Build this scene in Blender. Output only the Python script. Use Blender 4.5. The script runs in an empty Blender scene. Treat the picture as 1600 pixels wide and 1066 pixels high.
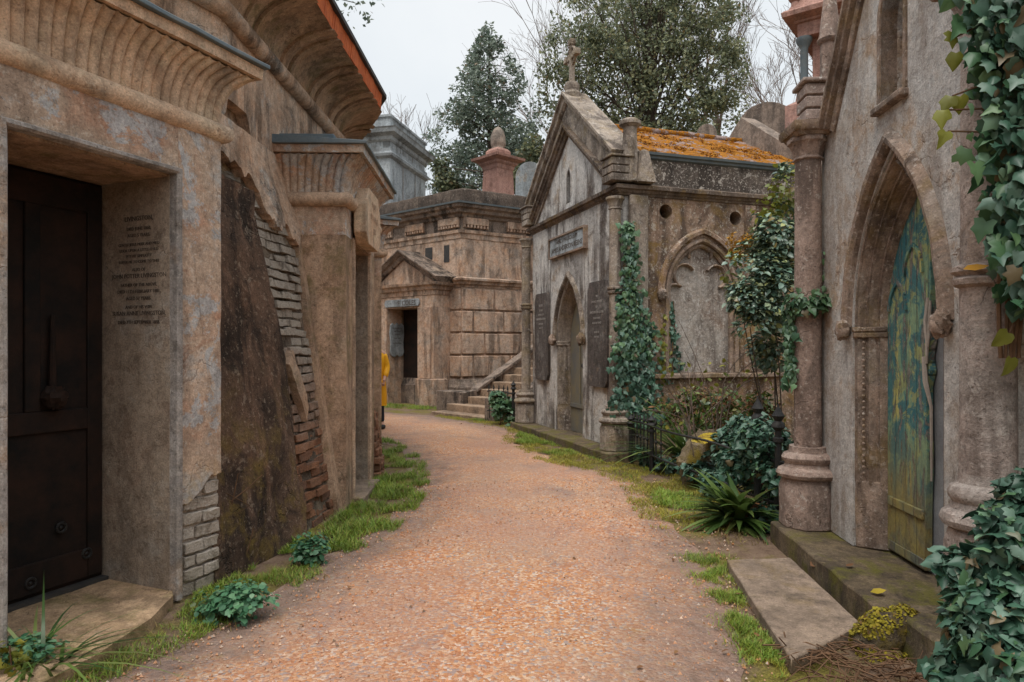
import bpy, bmesh, math, random
import numpy as np
from mathutils import Vector, Matrix, noise
from mathutils.geometry import tessellate_polygon

R = math.radians
PI = math.pi
random.seed(11)
rng = np.random.default_rng(11)
scene = bpy.context.scene
COL = scene.collection
CX, CY = -10.05, 7.0            # centre of the circle of vaults


def pol(r, deg, z=0.0):
    return (CX + r * math.cos(R(deg)), CY + r * math.sin(R(deg)), z)


# ------------------------------------------------------------------ objects
def tag(o, label=None, cat=None, group=None, kind=None):
    if label: o['label'] = label
    if cat: o['category'] = cat
    if group: o['group'] = group
    if kind: o['kind'] = kind
    return o


def thing(name, label, cat, loc=(0, 0, 0), xdir=(1, 0), group=None):
    e = bpy.data.objects.new(name, None)
    e.empty_display_size = .2
    COL.objects.link(e)
    e.location = loc
    e.rotation_euler = (0, 0, math.atan2(xdir[1], xdir[0]))
    return tag(e, label, cat, group)


def copy_tree(o, parent=None):
    c = o.copy()
    COL.objects.link(c)
    c.parent = parent
    for ch in list(o.children):
        copy_tree(ch, c)
    return c


class MB:
    def __init__(s):
        s.v = []; s.f = []

    def add(s, vs, fs):
        o = len(s.v)
        s.v += [tuple(p) for p in vs]
        s.f += [tuple(i + o for i in f) for f in fs]
        return s

    def box(s, x0, x1, y0, y1, z0, z1):
        return s.add([(x0, y0, z0), (x1, y0, z0), (x1, y1, z0), (x0, y1, z0),
                      (x0, y0, z1), (x1, y0, z1), (x1, y1, z1), (x0, y1, z1)],
                     [(0, 3, 2, 1), (4, 5, 6, 7), (0, 1, 5, 4), (1, 2, 6, 5), (2, 3, 7, 6), (3, 0, 4, 7)])

    def plate(s, outer, holes=(), y0=0, y1=.1, fn=None):
        """polygon in (x,z), with holes, extruded from y0 to y1"""
        fn = fn or (lambda a, b, c: (a, c, b))
        loops = [list(outer)] + [list(h) for h in holes]
        flat = [p for l in loops for p in l]
        n = len(flat)
        tri = tessellate_polygon([[Vector((p[0], p[1], 0)) for p in l] for l in loops])
        vs = [fn(a, b, y0) for a, b in flat] + [fn(a, b, y1) for a, b in flat]
        fs = []
        for a, b, c in tri:
            fs.append((a, b, c)); fs.append((c + n, b + n, a + n))
        o = 0
        for l in loops:
            k = len(l)
            for i in range(k):
                j = (i + 1) % k
                fs.append((o + i, o + j, o + j + n, o + i + n))
            o += k
        return s.add(vs, fs)

    def mold(s, path, prof, closed=False, fn=None):
        """sweep closed profile (out, c) along path (a, b); out = right-hand side of travel"""
        fn = fn or (lambda a, b, c: (a, b, c))
        n = len(path); m = len(prof)
        vs = []
        for i in range(n):
            p = Vector(path[i])
            d0 = d1 = None
            if closed or i > 0:
                d0 = (p - Vector(path[i - 1])).normalized()
            if closed or i < n - 1:
                d1 = (Vector(path[(i + 1) % n]) - p).normalized()
            if d0 is None: d0 = d1
            if d1 is None: d1 = d0
            n0 = Vector((d0.y, -d0.x)); n1 = Vector((d1.y, -d1.x))
            mt = n0 + n1
            if mt.length < 1e-4: mt = n0
            mt.normalize()
            k = 1 / max(.3, mt.dot(n0))
            for o, c in prof:
                q = p + mt * (o * k)
                vs.append(fn(q.x, q.y, c))
        fs = []
        for i in range(n if closed else n - 1):
            a = i * m; b = ((i + 1) % n) * m
            for j in range(m):
                k = (j + 1) % m
                fs.append((a + j, b + j, b + k, a + k))
        if not closed:
            fs.append(tuple(range(m))[::-1])
            fs.append(tuple(range((n - 1) * m, n * m)))
        return s.add(vs, fs)

    def tube(s, pts, rad, n=6, cap=True):
        pts = [Vector(p) for p in pts]
        if not hasattr(rad, '__len__'): rad = [rad] * len(pts)
        vs = []; fs = []
        up = Vector((0.13, .31, .94))
        for i, p in enumerate(pts):
            d = (pts[min(i + 1, len(pts) - 1)] - pts[max(i - 1, 0)])
            if d.length < 1e-6: d = Vector((0, 0, 1))
            d.normalize()
            a = d.cross(up)
            if a.length < .05: a = d.cross(Vector((1, 0, 0)))
            a.normalize(); b = d.cross(a)
            for k in range(n):
                t = 2 * PI * k / n
                vs.append(p + (a * math.cos(t) + b * math.sin(t)) * rad[i])
        for i in range(len(pts) - 1):
            for k in range(n):
                j = (k + 1) % n
                fs.append((i * n + k, i * n + j, (i + 1) * n + j, (i + 1) * n + k))
        if cap:
            fs.append(tuple(range(n))[::-1]); fs.append(tuple(range((len(pts) - 1) * n, len(pts) * n)))
        return s.add(vs, fs)

    def lathe(s, prof, x=0, y=0, n=20, ph=0.0, sx=1, sy=1):
        vs = []; fs = []
        m = len(prof)
        for r, z in prof:
            for k in range(n):
                t = 2 * PI * k / n + ph
                vs.append((x + r * math.cos(t) * sx, y + r * math.sin(t) * sy, z))
        for i in range(m - 1):
            for k in range(n):
                j = (k + 1) % n
                fs.append((i * n + k, i * n + j, (i + 1) * n + j, (i + 1) * n + k))
        fs.append(tuple(range(n))[::-1]); fs.append(tuple(range((m - 1) * n, m * n)))
        return s.add(vs, fs)

    def ball(s, c, r, n=8, m=6, amp=0, sc=(1, 1, 1), fq=6):
        vs = []; fs = []
        for i in range(m + 1):
            t = PI * i / m
            for k in range(n):
                p = 2 * PI * k / n
                d = Vector((math.sin(t) * math.cos(p), math.sin(t) * math.sin(p), math.cos(t)))
                q = 1 + amp * noise.noise((d + Vector(c) * 3.7) * fq * .5) if amp else 1
                vs.append((c[0] + d.x * r * q * sc[0], c[1] + d.y * r * q * sc[1], c[2] + d.z * r * q * sc[2]))
        for i in range(m):
            for k in range(n):
                j = (k + 1) % n
                fs.append((i * n + k, (i + 1) * n + k, (i + 1) * n + j, i * n + j))
        return s.add(vs, fs)

    def build(s, name, mat, parent=None, bevel=0, smooth=True, wear=None, ang=38):
        me = bpy.data.meshes.new(name)
        me.from_pydata(s.v, [], s.f)
        bm = bmesh.new(); bm.from_mesh(me)
        bmesh.ops.recalc_face_normals(bm, faces=bm.faces)
        if wear:
            L, amp = wear
            for _ in range(1):
                for cuts in (9, 5, 2, 1):
                    es = [e for e in bm.edges if e.calc_length() > L * (cuts + .6)]
                    if es:
                        bmesh.ops.subdivide_edges(bm, edges=es, cuts=cuts, use_grid_fill=True)
            off = Vector((random.random() * 40, 0, 0))
            for v in bm.verts:
                q = v.co * 4 + off
                v.co += Vector((noise.noise(q), noise.noise(q + Vector((9, 3, 1))), noise.noise(q + Vector((2, 7, 5))))) * amp
                q = v.co * 15 + off
                v.co += Vector((noise.noise(q), noise.noise(q + Vector((9, 3, 1))), noise.noise(q + Vector((2, 7, 5))))) * amp * .55
        bm.to_mesh(me); bm.free()
        if smooth:
            me.polygons.foreach_set('use_smooth', [True] * len(me.polygons))
            me.set_sharp_from_angle(angle=R(ang))
        me.materials.append(mat)
        o = bpy.data.objects.new(name, me)
        COL.objects.link(o)
        o.parent = parent
        if bevel:
            b = o.modifiers.new('bevel', 'BEVEL')
            b.width = bevel; b.segments = 2; b.limit_method = 'ANGLE'; b.angle_limit = R(40)
        return o


def part(name, mat, parent, *a, **k):
    """one box as a part"""
    return MB().box(*a).build(name, mat, parent, **k)


def text(parent, name, lines, mat, M, spacing=1.45, align='CENTER'):
    """lines = [(string, size)], M local matrix of the first baseline"""
    mb = MB()
    z = 0
    for st, size in lines:
        if st:
            cu = bpy.data.curves.new('t', 'FONT')
            cu.body = st; cu.size = size; cu.align_x = align; cu.extrude = .0012; cu.resolution_u = 2
            ob = bpy.data.objects.new('t', cu)
            COL.objects.link(ob)
            bpy.context.view_layer.update()
            dg = bpy.context.evaluated_depsgraph_get()
            me = bpy.data.meshes.new_from_object(ob.evaluated_get(dg))
            mb.add([M @ Vector((v.co.x, v.co.y + z, v.co.z)) for v in me.vertices], [tuple(p.vertices) for p in me.polygons])
            bpy.data.objects.remove(ob); bpy.data.meshes.remove(me); bpy.data.curves.remove(cu)
        z -= size * spacing
    return mb.build(name, mat, parent, smooth=False)


# ------------------------------------------------------------------ node materials
class G:
    def __init__(s, name):
        s.m = bpy.data.materials.new(name); s.m.use_nodes = True
        s.nt = s.m.node_tree; s.nt.nodes.clear()
        s.out = s.N('ShaderNodeOutputMaterial')
        s.tc = s.N('ShaderNodeTexCoord')
        oi = s.N('ShaderNodeObjectInfo')
        k = s.M('MULTIPLY', oi.outputs['Random'], 23.0)
        cb = s.N('ShaderNodeCombineXYZ')
        for i in (0, 1): s.set(cb.inputs[i], k)
        va = s.N('ShaderNodeVectorMath', operation='ADD')
        s.set(va.inputs[0], s.tc.outputs['Object']); s.set(va.inputs[1], cb.outputs[0])
        s.co = va.outputs[0]
        s.raw = s.tc.outputs['Object']

    def N(s, t, **k):
        n = s.nt.nodes.new(t)
        for a, b in k.items(): setattr(n, a, b)
        return n

    def set(s, sock, v):
        if isinstance(v, bpy.types.NodeSocket): s.nt.links.new(v, sock)
        elif isinstance(v, (tuple, list)) and len(v) == 3 and sock.type == 'RGBA': sock.default_value = (*v, 1)
        else: sock.default_value = v

    def noise(s, scale, detail=6, rough=.6, co=None, dist=0, st=None):
        n = s.N('ShaderNodeTexNoise')
        s.set(n.inputs['Vector'], s.stretch(co or s.co, st) if st else (co or s.co))
        n.inputs['Scale'].default_value = scale; n.inputs['Detail'].default_value = detail
        n.inputs['Roughness'].default_value = rough; n.inputs['Distortion'].default_value = dist
        return n.outputs[0]

    def stretch(s, co, st):
        m = s.N('ShaderNodeMapping'); s.set(m.inputs['Vector'], co); m.inputs['Scale'].default_value = st
        return m.outputs[0]

    def vor(s, scale, feature='F1', out=0, co=None, rnd=1.0):
        n = s.N('ShaderNodeTexVoronoi', feature=feature)
        s.set(n.inputs['Vector'], co or s.co); n.inputs['Scale'].default_value = scale
        n.inputs['Randomness'].default_value = rnd
        return n.outputs[out]

    def ramp(s, fac, *stops, interp='LINEAR'):
        n = s.N('ShaderNodeValToRGB'); s.set(n.inputs[0], fac)
        cr = n.color_ramp; cr.interpolation = interp
        while len(cr.elements) < len(stops): cr.elements.new(.5)
        for e, (p, c) in zip(cr.elements, stops):
            e.position = p
            e.color = (*c, 1) if isinstance(c, (tuple, list)) else (c, c, c, 1)
        return n.outputs[0]

    def mix(s, f, a, b, blend='MIX'):
        n = s.N('ShaderNodeMix', data_type='RGBA', blend_type=blend)
        s.set(n.inputs[0], f); s.set(n.inputs[6], a); s.set(n.inputs[7], b)
        return n.outputs[2]

    def M(s, op, a, b=0.0, c=0.0):
        n = s.N('ShaderNodeMath', operation=op)
        s.set(n.inputs[0], a); s.set(n.inputs[1], b); s.set(n.inputs[2], c)
        return n.outputs[0]

    def sep(s, co, i):
        n = s.N('ShaderNodeSeparateXYZ'); s.set(n.inputs[0], co); return n.outputs[i]

    def bump(s, h, strength=.5, dist=.02, normal=None):
        n = s.N('ShaderNodeBump'); s.set(n.inputs['Height'], h)
        n.inputs['Strength'].default_value = strength; n.inputs['Distance'].default_value = dist
        if normal: s.set(n.inputs['Normal'], normal)
        return n.outputs[0]

    def done(s, color, rough=.9, normal=None, spec=.25, metal=0, trans=0):
        p = s.N('ShaderNodeBsdfPrincipled')
        s.set(p.inputs['Base Color'], color); s.set(p.inputs['Roughness'], rough)
        p.inputs['Specular IOR Level'].default_value = spec; p.inputs['Metallic'].default_value = metal
        if normal: s.set(p.inputs['Normal'], normal)
        sh = p.outputs[0]
        if trans:
            t = s.N('ShaderNodeBsdfTranslucent'); s.set(t.inputs[0], color)
            mx = s.N('ShaderNodeMixShader'); mx.inputs[0].default_value = trans
            s.nt.links.new(sh, mx.inputs[1]); s.nt.links.new(t.outputs[0], mx.inputs[2]); sh = mx.outputs[0]
        s.nt.links.new(sh, s.out.inputs[0])
        return s.m


def stone(name, a, b, c, streak=((.05, .04, .035), .5), spots=((.55, .5, .44), .3), moss=None,
          patch=None, bs=.5, big=1.0, cracks=.25, z=None, gain=1.0, sp=.60):
    """weathered render / stone: blotches, peeled patches, run-off streaks, soot, lichen spots, pits and hair cracks"""
    a, b, c = (tuple(min(.72, x * gain) for x in q) for q in (a, b, c))
    g = G(name)
    n1 = g.noise(1.9 * big, 10, .72)
    col = g.ramp(n1, (.37, a), (.49, b), (.53, tuple(x * 1.08 for x in b)), (.62, c))
    # peeled patches with crisp edges, paler or warmer than the skin round them
    n2 = g.noise(3.4 * big, 10, .74, dist=.5)
    pc = patch or (tuple(min(.7, x * 1.28) for x in b), .5)
    col = g.mix(g.ramp(n2, (.535, 0), (.56, pc[1])), col, pc[0])
    col = g.mix(g.ramp(g.noise(4.3 * big, 10, .75, dist=.7), (.56, 0), (.585, .6)), col, tuple(x * .72 for x in a))
    # mottling
    n2b = g.noise(17, 8, .75)
    col = g.mix(.75, col, g.ramp(n2b, (.34, .58), (.5, 1.0), (.66, 1.3)), 'MULTIPLY')
    # run-off streaks, strongest in broad bands
    n3 = g.noise(1.0, 6, .6, st=(4.2, 4.2, .6), dist=.5)
    msk = g.ramp(g.noise(.9, 5, .6), (.40, .2), (.56, 1.0))
    col = g.mix(g.M('MULTIPLY', g.ramp(n3, (.455, 0), (.57, streak[1])), msk), col, streak[0])
    # soot clouds
    n4 = g.noise(2.0 * big, 10, .76, dist=.8)
    col = g.mix(g.ramp(n4, (.51, 0), (.66, streak[1])), col, streak[0])
    # lichen
    n5 = g.noise(9, 6, .7, dist=.5)
    col = g.mix(g.ramp(n5, (sp, 0), (sp + .035, spots[1])), col, spots[0])
    n5b = g.noise(34, 4, .62)
    col = g.mix(g.ramp(n5b, (sp, 0), (sp + .06, spots[1])), col, spots[0])
    if moss:
        f = g.ramp(g.noise(3.1, 8, .7, dist=.5), (.5, 0), (.63, moss[1]))
        if z:
            zz = g.M('MULTIPLY', g.M('SUBTRACT', z[1], g.M('ADD', g.sep(g.raw, 2), g.M('MULTIPLY', n2, z[2]))), 1.0 / z[0])
            zc = g.N('ShaderNodeClamp'); g.set(zc.inputs[0], zz)
            f = g.M('MULTIPLY', f, zc.outputs[0])
        col = g.mix(f, col, moss[0])
    n6 = g.noise(90, 4, .72)
    col = g.mix(.7, col, g.ramp(n6, (.32, .6), (.68, 1.28)), 'MULTIPLY')
    # pits
    pit = g.ramp(g.noise(52, 3, .6), (.62, 0), (.70, 1))
    col = g.mix(g.M('MULTIPLY', pit, .55), col, streak[0])
    h = g.M('ADD', g.M('MULTIPLY', n6, .35), g.M('MULTIPLY', n2, 1.3))
    h = g.M('ADD', h, g.M('MULTIPLY', n2b, .9))
    h = g.M('SUBTRACT', h, g.M('MULTIPLY', pit, .4))
    if cracks:
        wob = g.N('ShaderNodeVectorMath', operation='ADD')
        nz = g.N('ShaderNodeTexNoise'); nz.inputs['Scale'].default_value = 3; nz.inputs['Detail'].default_value = 5
        g.set(nz.inputs['Vector'], g.co); g.set(wob.inputs[0], g.co)
        sc = g.N('ShaderNodeVectorMath', operation='SCALE'); g.set(sc.inputs[0], nz.outputs[1]); sc.inputs['Scale'].default_value = .7
        g.set(wob.inputs[1], sc.outputs[0])
        cr = g.ramp(g.vor(1.7, 'DISTANCE_TO_EDGE', co=wob.outputs[0]), (0, 1), (.012, 0))
        cr = g.M('MULTIPLY', cr, g.ramp(n1, (.5, 0), (.56, 1)))
        col = g.mix(g.M('MULTIPLY', cr, cracks * 1.8), col, streak[0])
        h = g.M('SUBTRACT', h, g.M('MULTIPLY', cr, .7))
    return g.done(col, .92, g.bump(h, bs, .022), .18)


def leafmat(name, cols, rough=.45, trans=.22, spec=.4, brown=.75):
    g = G(name)
    geo = g.N('ShaderNodeNewGeometry')
    n = len(cols)
    col = g.ramp(geo.outputs['Random Per Island'], *[(i / (n - 1), c) for i, c in enumerate(cols)])
    col = g.mix(g.ramp(g.vor(1, co=g.co) if False else geo.outputs['Random Per Island'], (.962, 0), (.966, brown)), col, (.16, .085, .03))
    n1 = g.noise(2.2, 3, .5)
    col = g.mix(.6, col, g.ramp(n1, (.35, .6), (.65, 1.3)), 'MULTIPLY')
    return g.done(col, rough, None, spec, 0, trans)


def plain(name, c, c2=None, rough=.6, metal=0, sc=9, bs=.25, spec=.3):
    g = G(name)
    n = g.noise(sc, 7, .68)
    col = g.ramp(n, (.36, c), (.64, c2 or tuple(x * .6 for x in c)))
    col = g.mix(.4, col, g.ramp(g.noise(70, 4, .7), (.3, .65), (.7, 1.2)), 'MULTIPLY')
    return g.done(col, rough, g.bump(g.M('ADD', n, g.noise(60, 4, .7)), bs, .01), spec, metal)


# ------------------------------------------------------------------ leaves
def tmpl_oval(w=.3, fold=.07, droop=.12):
    v = [(0, 0, 0), (w, .32, fold), (w * .85, .68, fold - droop * .4), (0, 1, -droop), (-w * .85, .68, fold - droop * .4), (-w, .32, fold), (0, .45, .0)]
    return np.array(v), [(0, 1, 6), (1, 2, 6), (2, 3, 6), (3, 4, 6), (4, 5, 6), (5, 0, 6)]


def ivy_shape(p, fold, droop, ridge, seed):
    r_ = random.Random(seed)
    v = [(x * r_.uniform(.88, 1.12), y + r_.uniform(-.03, .03), fold * abs(x) - droop * max(0, y - .3) ** 1.5 + r_.uniform(-.03, .03)) for x, y in p] + [(0, .28, ridge)]
    return np.array(v), [(i, (i + 1) % len(p), len(p)) for i in range(len(p))]


def tmpl_ivy():
    five = [(0, 0), (.2, -.13), (.46, .0), (.36, .24), (.46, .50), (.22, .60), (0, 1), (-.22, .60), (-.46, .50), (-.36, .24), (-.46, .0), (-.2, -.13)]
    three = [(0, 0), (.24, -.06), (.40, .12), (.44, .34), (.24, .52), (.12, .78), (0, .98), (-.12, .78), (-.24, .52), (-.44, .34), (-.40, .12), (-.24, -.06)]
    heart = [(0, .02), (.2, -.1), (.38, .05), (.42, .28), (.33, .52), (.17, .75), (.02, .95), (-.17, .75), (-.33, .52), (-.42, .28), (-.38, .05), (-.2, -.1)]
    return [ivy_shape(five, -.22, .3, .05, 1), ivy_shape(five, .22, .5, -.06, 2), ivy_shape(three, -.35, .15, .07, 3), ivy_shape(heart, .15, .7, -.04, 4), ivy_shape(heart, -.4, .3, .08, 5), ivy_shape(three, .1, .9, .0, 6)]


def tmpl_quad(w=.34):
    return np.array([(0, 0, 0), (w, .5, .08), (0, 1, -.06), (-w, .5, .08)]), [(0, 1, 2), (0, 2, 3)]


def tmpl_blade(w=.05, bend=.45, n=4):
    v = []
    for i in range(n):
        t = i / n
        ww = w * (1 - t ** 1.6)
        y = t * (1 - .25 * bend * t); zz = bend * t * t
        v += [(-ww, y, zz), (ww, y, zz)]
    v.append((0, 1 - .25 * bend, bend))
    f = [(2 * i, 2 * i + 1, 2 * i + 3, 2 * i + 2) for i in range(n - 1)] + [(2 * n - 2, 2 * n - 1, 2 * n)]
    return np.array(v), f


def leaves(name, mat, parent, P, T, Nn, S, tm, wid=None):
    """P positions, T tip directions, Nn face normals, S sizes; tm one leaf template or several to mix"""
    P = np.asarray(P, float); T = np.asarray(T, float); Nn = np.asarray(Nn, float); S = np.asarray(S, float)
    Nn = Nn / (np.linalg.norm(Nn, axis=1, keepdims=True) + 1e-9)
    T = T - (T * Nn).sum(1, keepdims=True) * Nn
    T = T / (np.linalg.norm(T, axis=1, keepdims=True) + 1e-9)
    X = np.cross(T, Nn)
    tms = tm if isinstance(tm, list) else [tm]
    pick = rng.integers(0, len(tms), len(P))
    VV = []; loops = []; starts = []; tot = 0; vo = 0
    for q, (tv, tf) in enumerate(tms):
        m = pick == q
        p, x, t, n_, s = P[m], X[m], T[m], Nn[m], S[m]
        V = p[:, None, :] + s[:, None, None] * (tv[None, :, 0:1] * x[:, None, :] + tv[None, :, 1:2] * t[:, None, :] + tv[None, :, 2:3] * n_[:, None, :])
        n, k = len(p), len(tv)
        VV.append(V.reshape(-1, 3))
        for f in tf:
            ar = np.arange(n)[:, None] * k + np.array(f)[None, :] + vo
            loops.append(ar.reshape(-1)); starts.append(tot + np.arange(n) * ar.shape[1]); tot += ar.size
        vo += n * k
    V = np.concatenate(VV)
    me = bpy.data.meshes.new(name)
    me.vertices.add(len(V)); me.vertices.foreach_set('co', V.astype(np.float32).ravel())
    me.loops.add(tot); me.loops.foreach_set('vertex_index', np.concatenate(loops).astype(np.int32))
    st = np.concatenate(starts)
    me.polygons.add(len(st)); me.polygons.foreach_set('loop_start', st.astype(np.int32))
    me.update(calc_edges=True); me.validate()
    me.polygons.foreach_set('use_smooth', [True] * len(me.polygons))
    me.materials.append(mat)
    o = bpy.data.objects.new(name, me); COL.objects.link(o); o.parent = parent
    return o


def rdir(n):
    d = rng.normal(size=(n, 3)); return d / np.linalg.norm(d, axis=1, keepdims=True)


def nz(P, f, off=0.0):
    return np.array([noise.noise(Vector((p[0] * f + off, p[1] * f, p[2] * f))) for p in P])


def blob_cloud(blobs, n, gap=-.05, fq=1.2, power=.45, flat=.0):
    """points in a crown made of ellipsoid blobs (x,y,z,rx,ry,rz), thinned by noise so gaps show"""
    B = np.array(blobs, float)
    w = (B[:, 3] * B[:, 4] * B[:, 5]) ** .75; w /= w.sum()
    P = []; D = []
    cnt = 0
    while cnt < n:
        k = rng.choice(len(B), size=n, p=w)
        d = rdir(n)
        r = rng.random(n) ** power
        p = B[k, :3] + d * r[:, None] * B[k, 3:6]
        keep = nz(p, fq) > gap + .25 * (r - .8)
        P.append(p[keep]); D.append(d[keep]); cnt += keep.sum()
    return np.concatenate(P)[:n], np.concatenate(D)[:n]


def bush(name, mat, parent, blobs, n, size, tm, gap=-.1, fq=2.5, up=.5, power=.45):
    P, D = blob_cloud(blobs, n, gap, fq, power)
    T = D * .8 + rdir(n) * .8 + np.array([0, 0, -.25])
    Nn = D * .6 + rdir(n) * .7 + np.array([0, 0, up])
    S = size * (.45 + 1.0 * rng.random(n) ** 1.3)
    return leaves(name, mat, parent, P, T, Nn, S, tm)
# ------------------------------------------------------------------ materials
GRIME = (.035, .028, .024)
M_porch = stone('pink_grey_render', (.52, .29, .19), (.48, .35, .26), (.46, .43, .40), ((.10, .07, .055), .35), ((.60, .55, .48), .35), patch=((.45, .46, .47), .8), big=.75, moss=((.50, .32, .10), .9), z=(.35, 1.0, .25))
M_frame = stone('grey_frame_render', (.36, .31, .27), (.34, .31, .29), (.38, .28, .21), (GRIME, .35), ((.55, .5, .45), .3), cracks=.1)
M_cornice = stone('buff_carved_stone', (.66, .42, .27), (.60, .42, .29), (.50, .38, .28), ((.10, .07, .05), .35), ((.55, .42, .3), .25), cracks=.1)
M_sideface = stone('brown_render', (.44, .27, .17), (.45, .30, .205), (.46, .335, .24), (GRIME, .45), ((.5, .4, .3), .2), moss=((.13, .11, .03), .5))
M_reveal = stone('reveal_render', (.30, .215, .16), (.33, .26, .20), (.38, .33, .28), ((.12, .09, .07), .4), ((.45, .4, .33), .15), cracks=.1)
M_wallup = stone('ring_wall_render', (.60, .37, .24), (.53, .38, .28), (.44, .40, .36), (GRIME, .7), ((.55, .48, .4), .3), patch=((.5, .3, .19), .5), cracks=.4)
M_butt = stone('stained_buttress_render', (.20, .115, .075), (.135, .082, .056), (.07, .046, .034), ((.022, .017, .014), .85), ((.42, .33, .25), .35), moss=((.20, .135, .035), .75), bs=.9, z=(1.0, 1.7, .4))
M_roll = stone('roll_stone', (.62, .42, .29), (.54, .38, .27), (.42, .31, .23), ((.08, .055, .04), .5), ((.55, .45, .35), .3), cracks=.1)
M_coles = stone('tan_ashlar', (.56, .35, .24), (.53, .38, .285), (.46, .37, .305), (GRIME, .6), ((.52, .43, .33), .3), patch=((.50, .28, .15), .4))
M_colesd = stone('sooty_ashlar', (.30, .22, .17), (.21, .16, .13), (.36, .27, .2), (GRIME, .9), ((.46, .4, .33), .35))
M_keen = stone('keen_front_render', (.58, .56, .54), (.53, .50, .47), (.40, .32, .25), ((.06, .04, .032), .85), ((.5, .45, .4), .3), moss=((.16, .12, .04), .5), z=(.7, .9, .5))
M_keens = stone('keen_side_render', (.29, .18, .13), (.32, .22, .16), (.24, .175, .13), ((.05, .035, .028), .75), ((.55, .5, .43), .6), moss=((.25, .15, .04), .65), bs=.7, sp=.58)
M_keenp = stone('trefoil_panel_render', (.42, .39, .36), (.36, .31, .27), (.27, .2, .16), ((.07, .05, .04), .6), ((.60, .56, .52), .5), bs=.7, sp=.58)
M_lich = stone('lichen_black_stone', (.075, .062, .052), (.12, .095, .08), (.20, .16, .125), (GRIME, .6), ((.55, .49, .43), .7), big=.8, sp=.57)
M_right = stone('grey_gothic_render', (.56, .54, .52), (.51, .48, .45), (.47, .35, .26), ((.20, .135, .095), .45), ((.52, .46, .4), .3), moss=((.30, .17, .06), .3), bs=.75)
M_rightc = stone('column_stone', (.40, .30, .25), (.34, .245, .20), (.26, .19, .155), ((.06, .045, .038), .65), ((.58, .52, .46), .5), moss=((.2, .15, .05), .4), bs=.8, z=(.5, .5, .6))
M_lich2 = stone('lichened_block', (.36, .28, .24), (.3, .23, .2), (.24, .18, .155), (GRIME, .6), ((.6, .55, .5), .8))
M_gmold = stone('gothic_moulding', (.37, .30, .25), (.31, .225, .175), (.24, .165, .115), ((.05, .035, .028), .65), ((.56, .5, .45), .45), moss=((.26, .17, .05), .4))
M_doorst = stone('tan_doorstep', (.52, .34, .20), (.46, .31, .19), (.38, .25, .16), ((.12, .08, .05), .5), ((.5, .4, .28), .2), moss=((.12, .12, .03), .5), cracks=.3)
M_stepc = stone('worn_tread', (.38, .26, .175), (.32, .225, .155), (.25, .18, .13), (GRIME, .5), ((.45, .36, .26), .3))
M_parap = stone('black_parapet', (.13, .095, .075), (.10, .075, .06), (.18, .135, .105), ((.025, .02, .018), .6), ((.4, .34, .29), .35), bs=1.0)
M_keenc = stone('keen_dressings', (.38, .32, .27), (.33, .27, .22), (.26, .2, .16), ((.06, .045, .038), .75), ((.58, .53, .47), .45), moss=((.25, .17, .05), .35), bs=.8)
M_kmold = stone('dark_moulding', (.20, .15, .12), (.16, .12, .095), (.12, .09, .07), ((.04, .03, .025), .7), ((.5, .45, .38), .35), moss=((.3, .18, .04), .35))
M_rcol = stone('pier_stone', (.44, .38, .34), (.40, .32, .28), (.33, .25, .20), ((.11, .08, .065), .6), ((.55, .49, .44), .35), bs=.8)
M_step = stone('mossy_step', (.17, .125, .075), (.135, .10, .065), (.2, .155, .10), (GRIME, .6), ((.3, .22, .12), .2), moss=((.13, .12, .02), .8), cracks=.1)
M_slab = stone('ledger_stone', (.30, .225, .17), (.27, .20, .15), (.22, .165, .12), (GRIME, .35), ((.33, .25, .17), .25), moss=((.2, .13, .03), .35), cracks=0)
M_door1 = plain('rusty_iron', (.009, .008, .0075), (.034, .017, .011), .8, .2, 4)
M_iron = plain('black_iron', (.022, .023, .025), (.04, .036, .032), .6, .3, 20)
M_slate = plain('blue_slate', (.10, .135, .16), (.15, .17, .175), .6, 0, 6)
M_dark = plain('dark_slate', (.035, .034, .035), (.07, .062, .055), .75, 0, 7)
M_mortar = stone('crumbling_mortar', (.30, .23, .17), (.22, .165, .12), (.14, .10, .075), (GRIME, .6), ((.45, .38, .3), .3), bs=1.0)
M_orange = plain('orange_brick', (.62, .16, .05), (.45, .11, .04), .9, 0, 9, .6)
M_tablet = stone('slate_tablet', (.13, .105, .095), (.10, .085, .078), (.22, .20, .185), ((.03, .024, .02), .6), ((.32, .22, .15), .3), cracks=0)
M_marble = stone('grey_marble', (.42, .45, .47), (.36, .39, .41), (.28, .29, .29), ((.09, .085, .08), .6), ((.55, .55, .52), .3), cracks=.1, big=.5)
M_pink = stone('pink_granite', (.43, .235, .185), (.38, .215, .175), (.33, .21, .175), ((.10, .05, .04), .4), ((.5, .33, .27), .3), cracks=0)
M_letter = plain('black_lettering', (.06, .045, .036), (.10, .075, .06), .85)
M_letw = plain('pale_lettering', (.36, .33, .30), (.25, .22, .2), .8)
M_headst = stone('headstone_grey', (.30, .33, .35), (.24, .26, .27), (.30, .25, .2), ((.08, .07, .06), .5), ((.45, .42, .38), .3))
M_headb = stone('headstone_brown', (.33, .26, .21), (.27, .21, .17), (.22, .18, .15), ((.06, .05, .045), .6), ((.45, .38, .32), .3))
M_yellow = plain('yellow_coat', (.80, .40, .012), (.74, .33, .01), .55, 0, 8, .3)
M_skin = plain('skin', (.50, .29, .21), (.45, .25, .18), .55)
M_jean = plain('dark_trousers', (.018, .024, .034), (.028, .034, .045), .85)
M_hair = plain('brown_hair', (.07, .04, .025), (.05, .03, .02), .6)
M_bark = plain('bark', (.10, .075, .055), (.06, .045, .035), .9, 0, 8, .8)
M_twig = plain('pale_bark', (.17, .125, .10), (.11, .08, .065), .9, 0, 8, .5)
M_stem = plain('brown_stem', (.16, .085, .045), (.10, .055, .03), .85, 0, 12)
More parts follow.
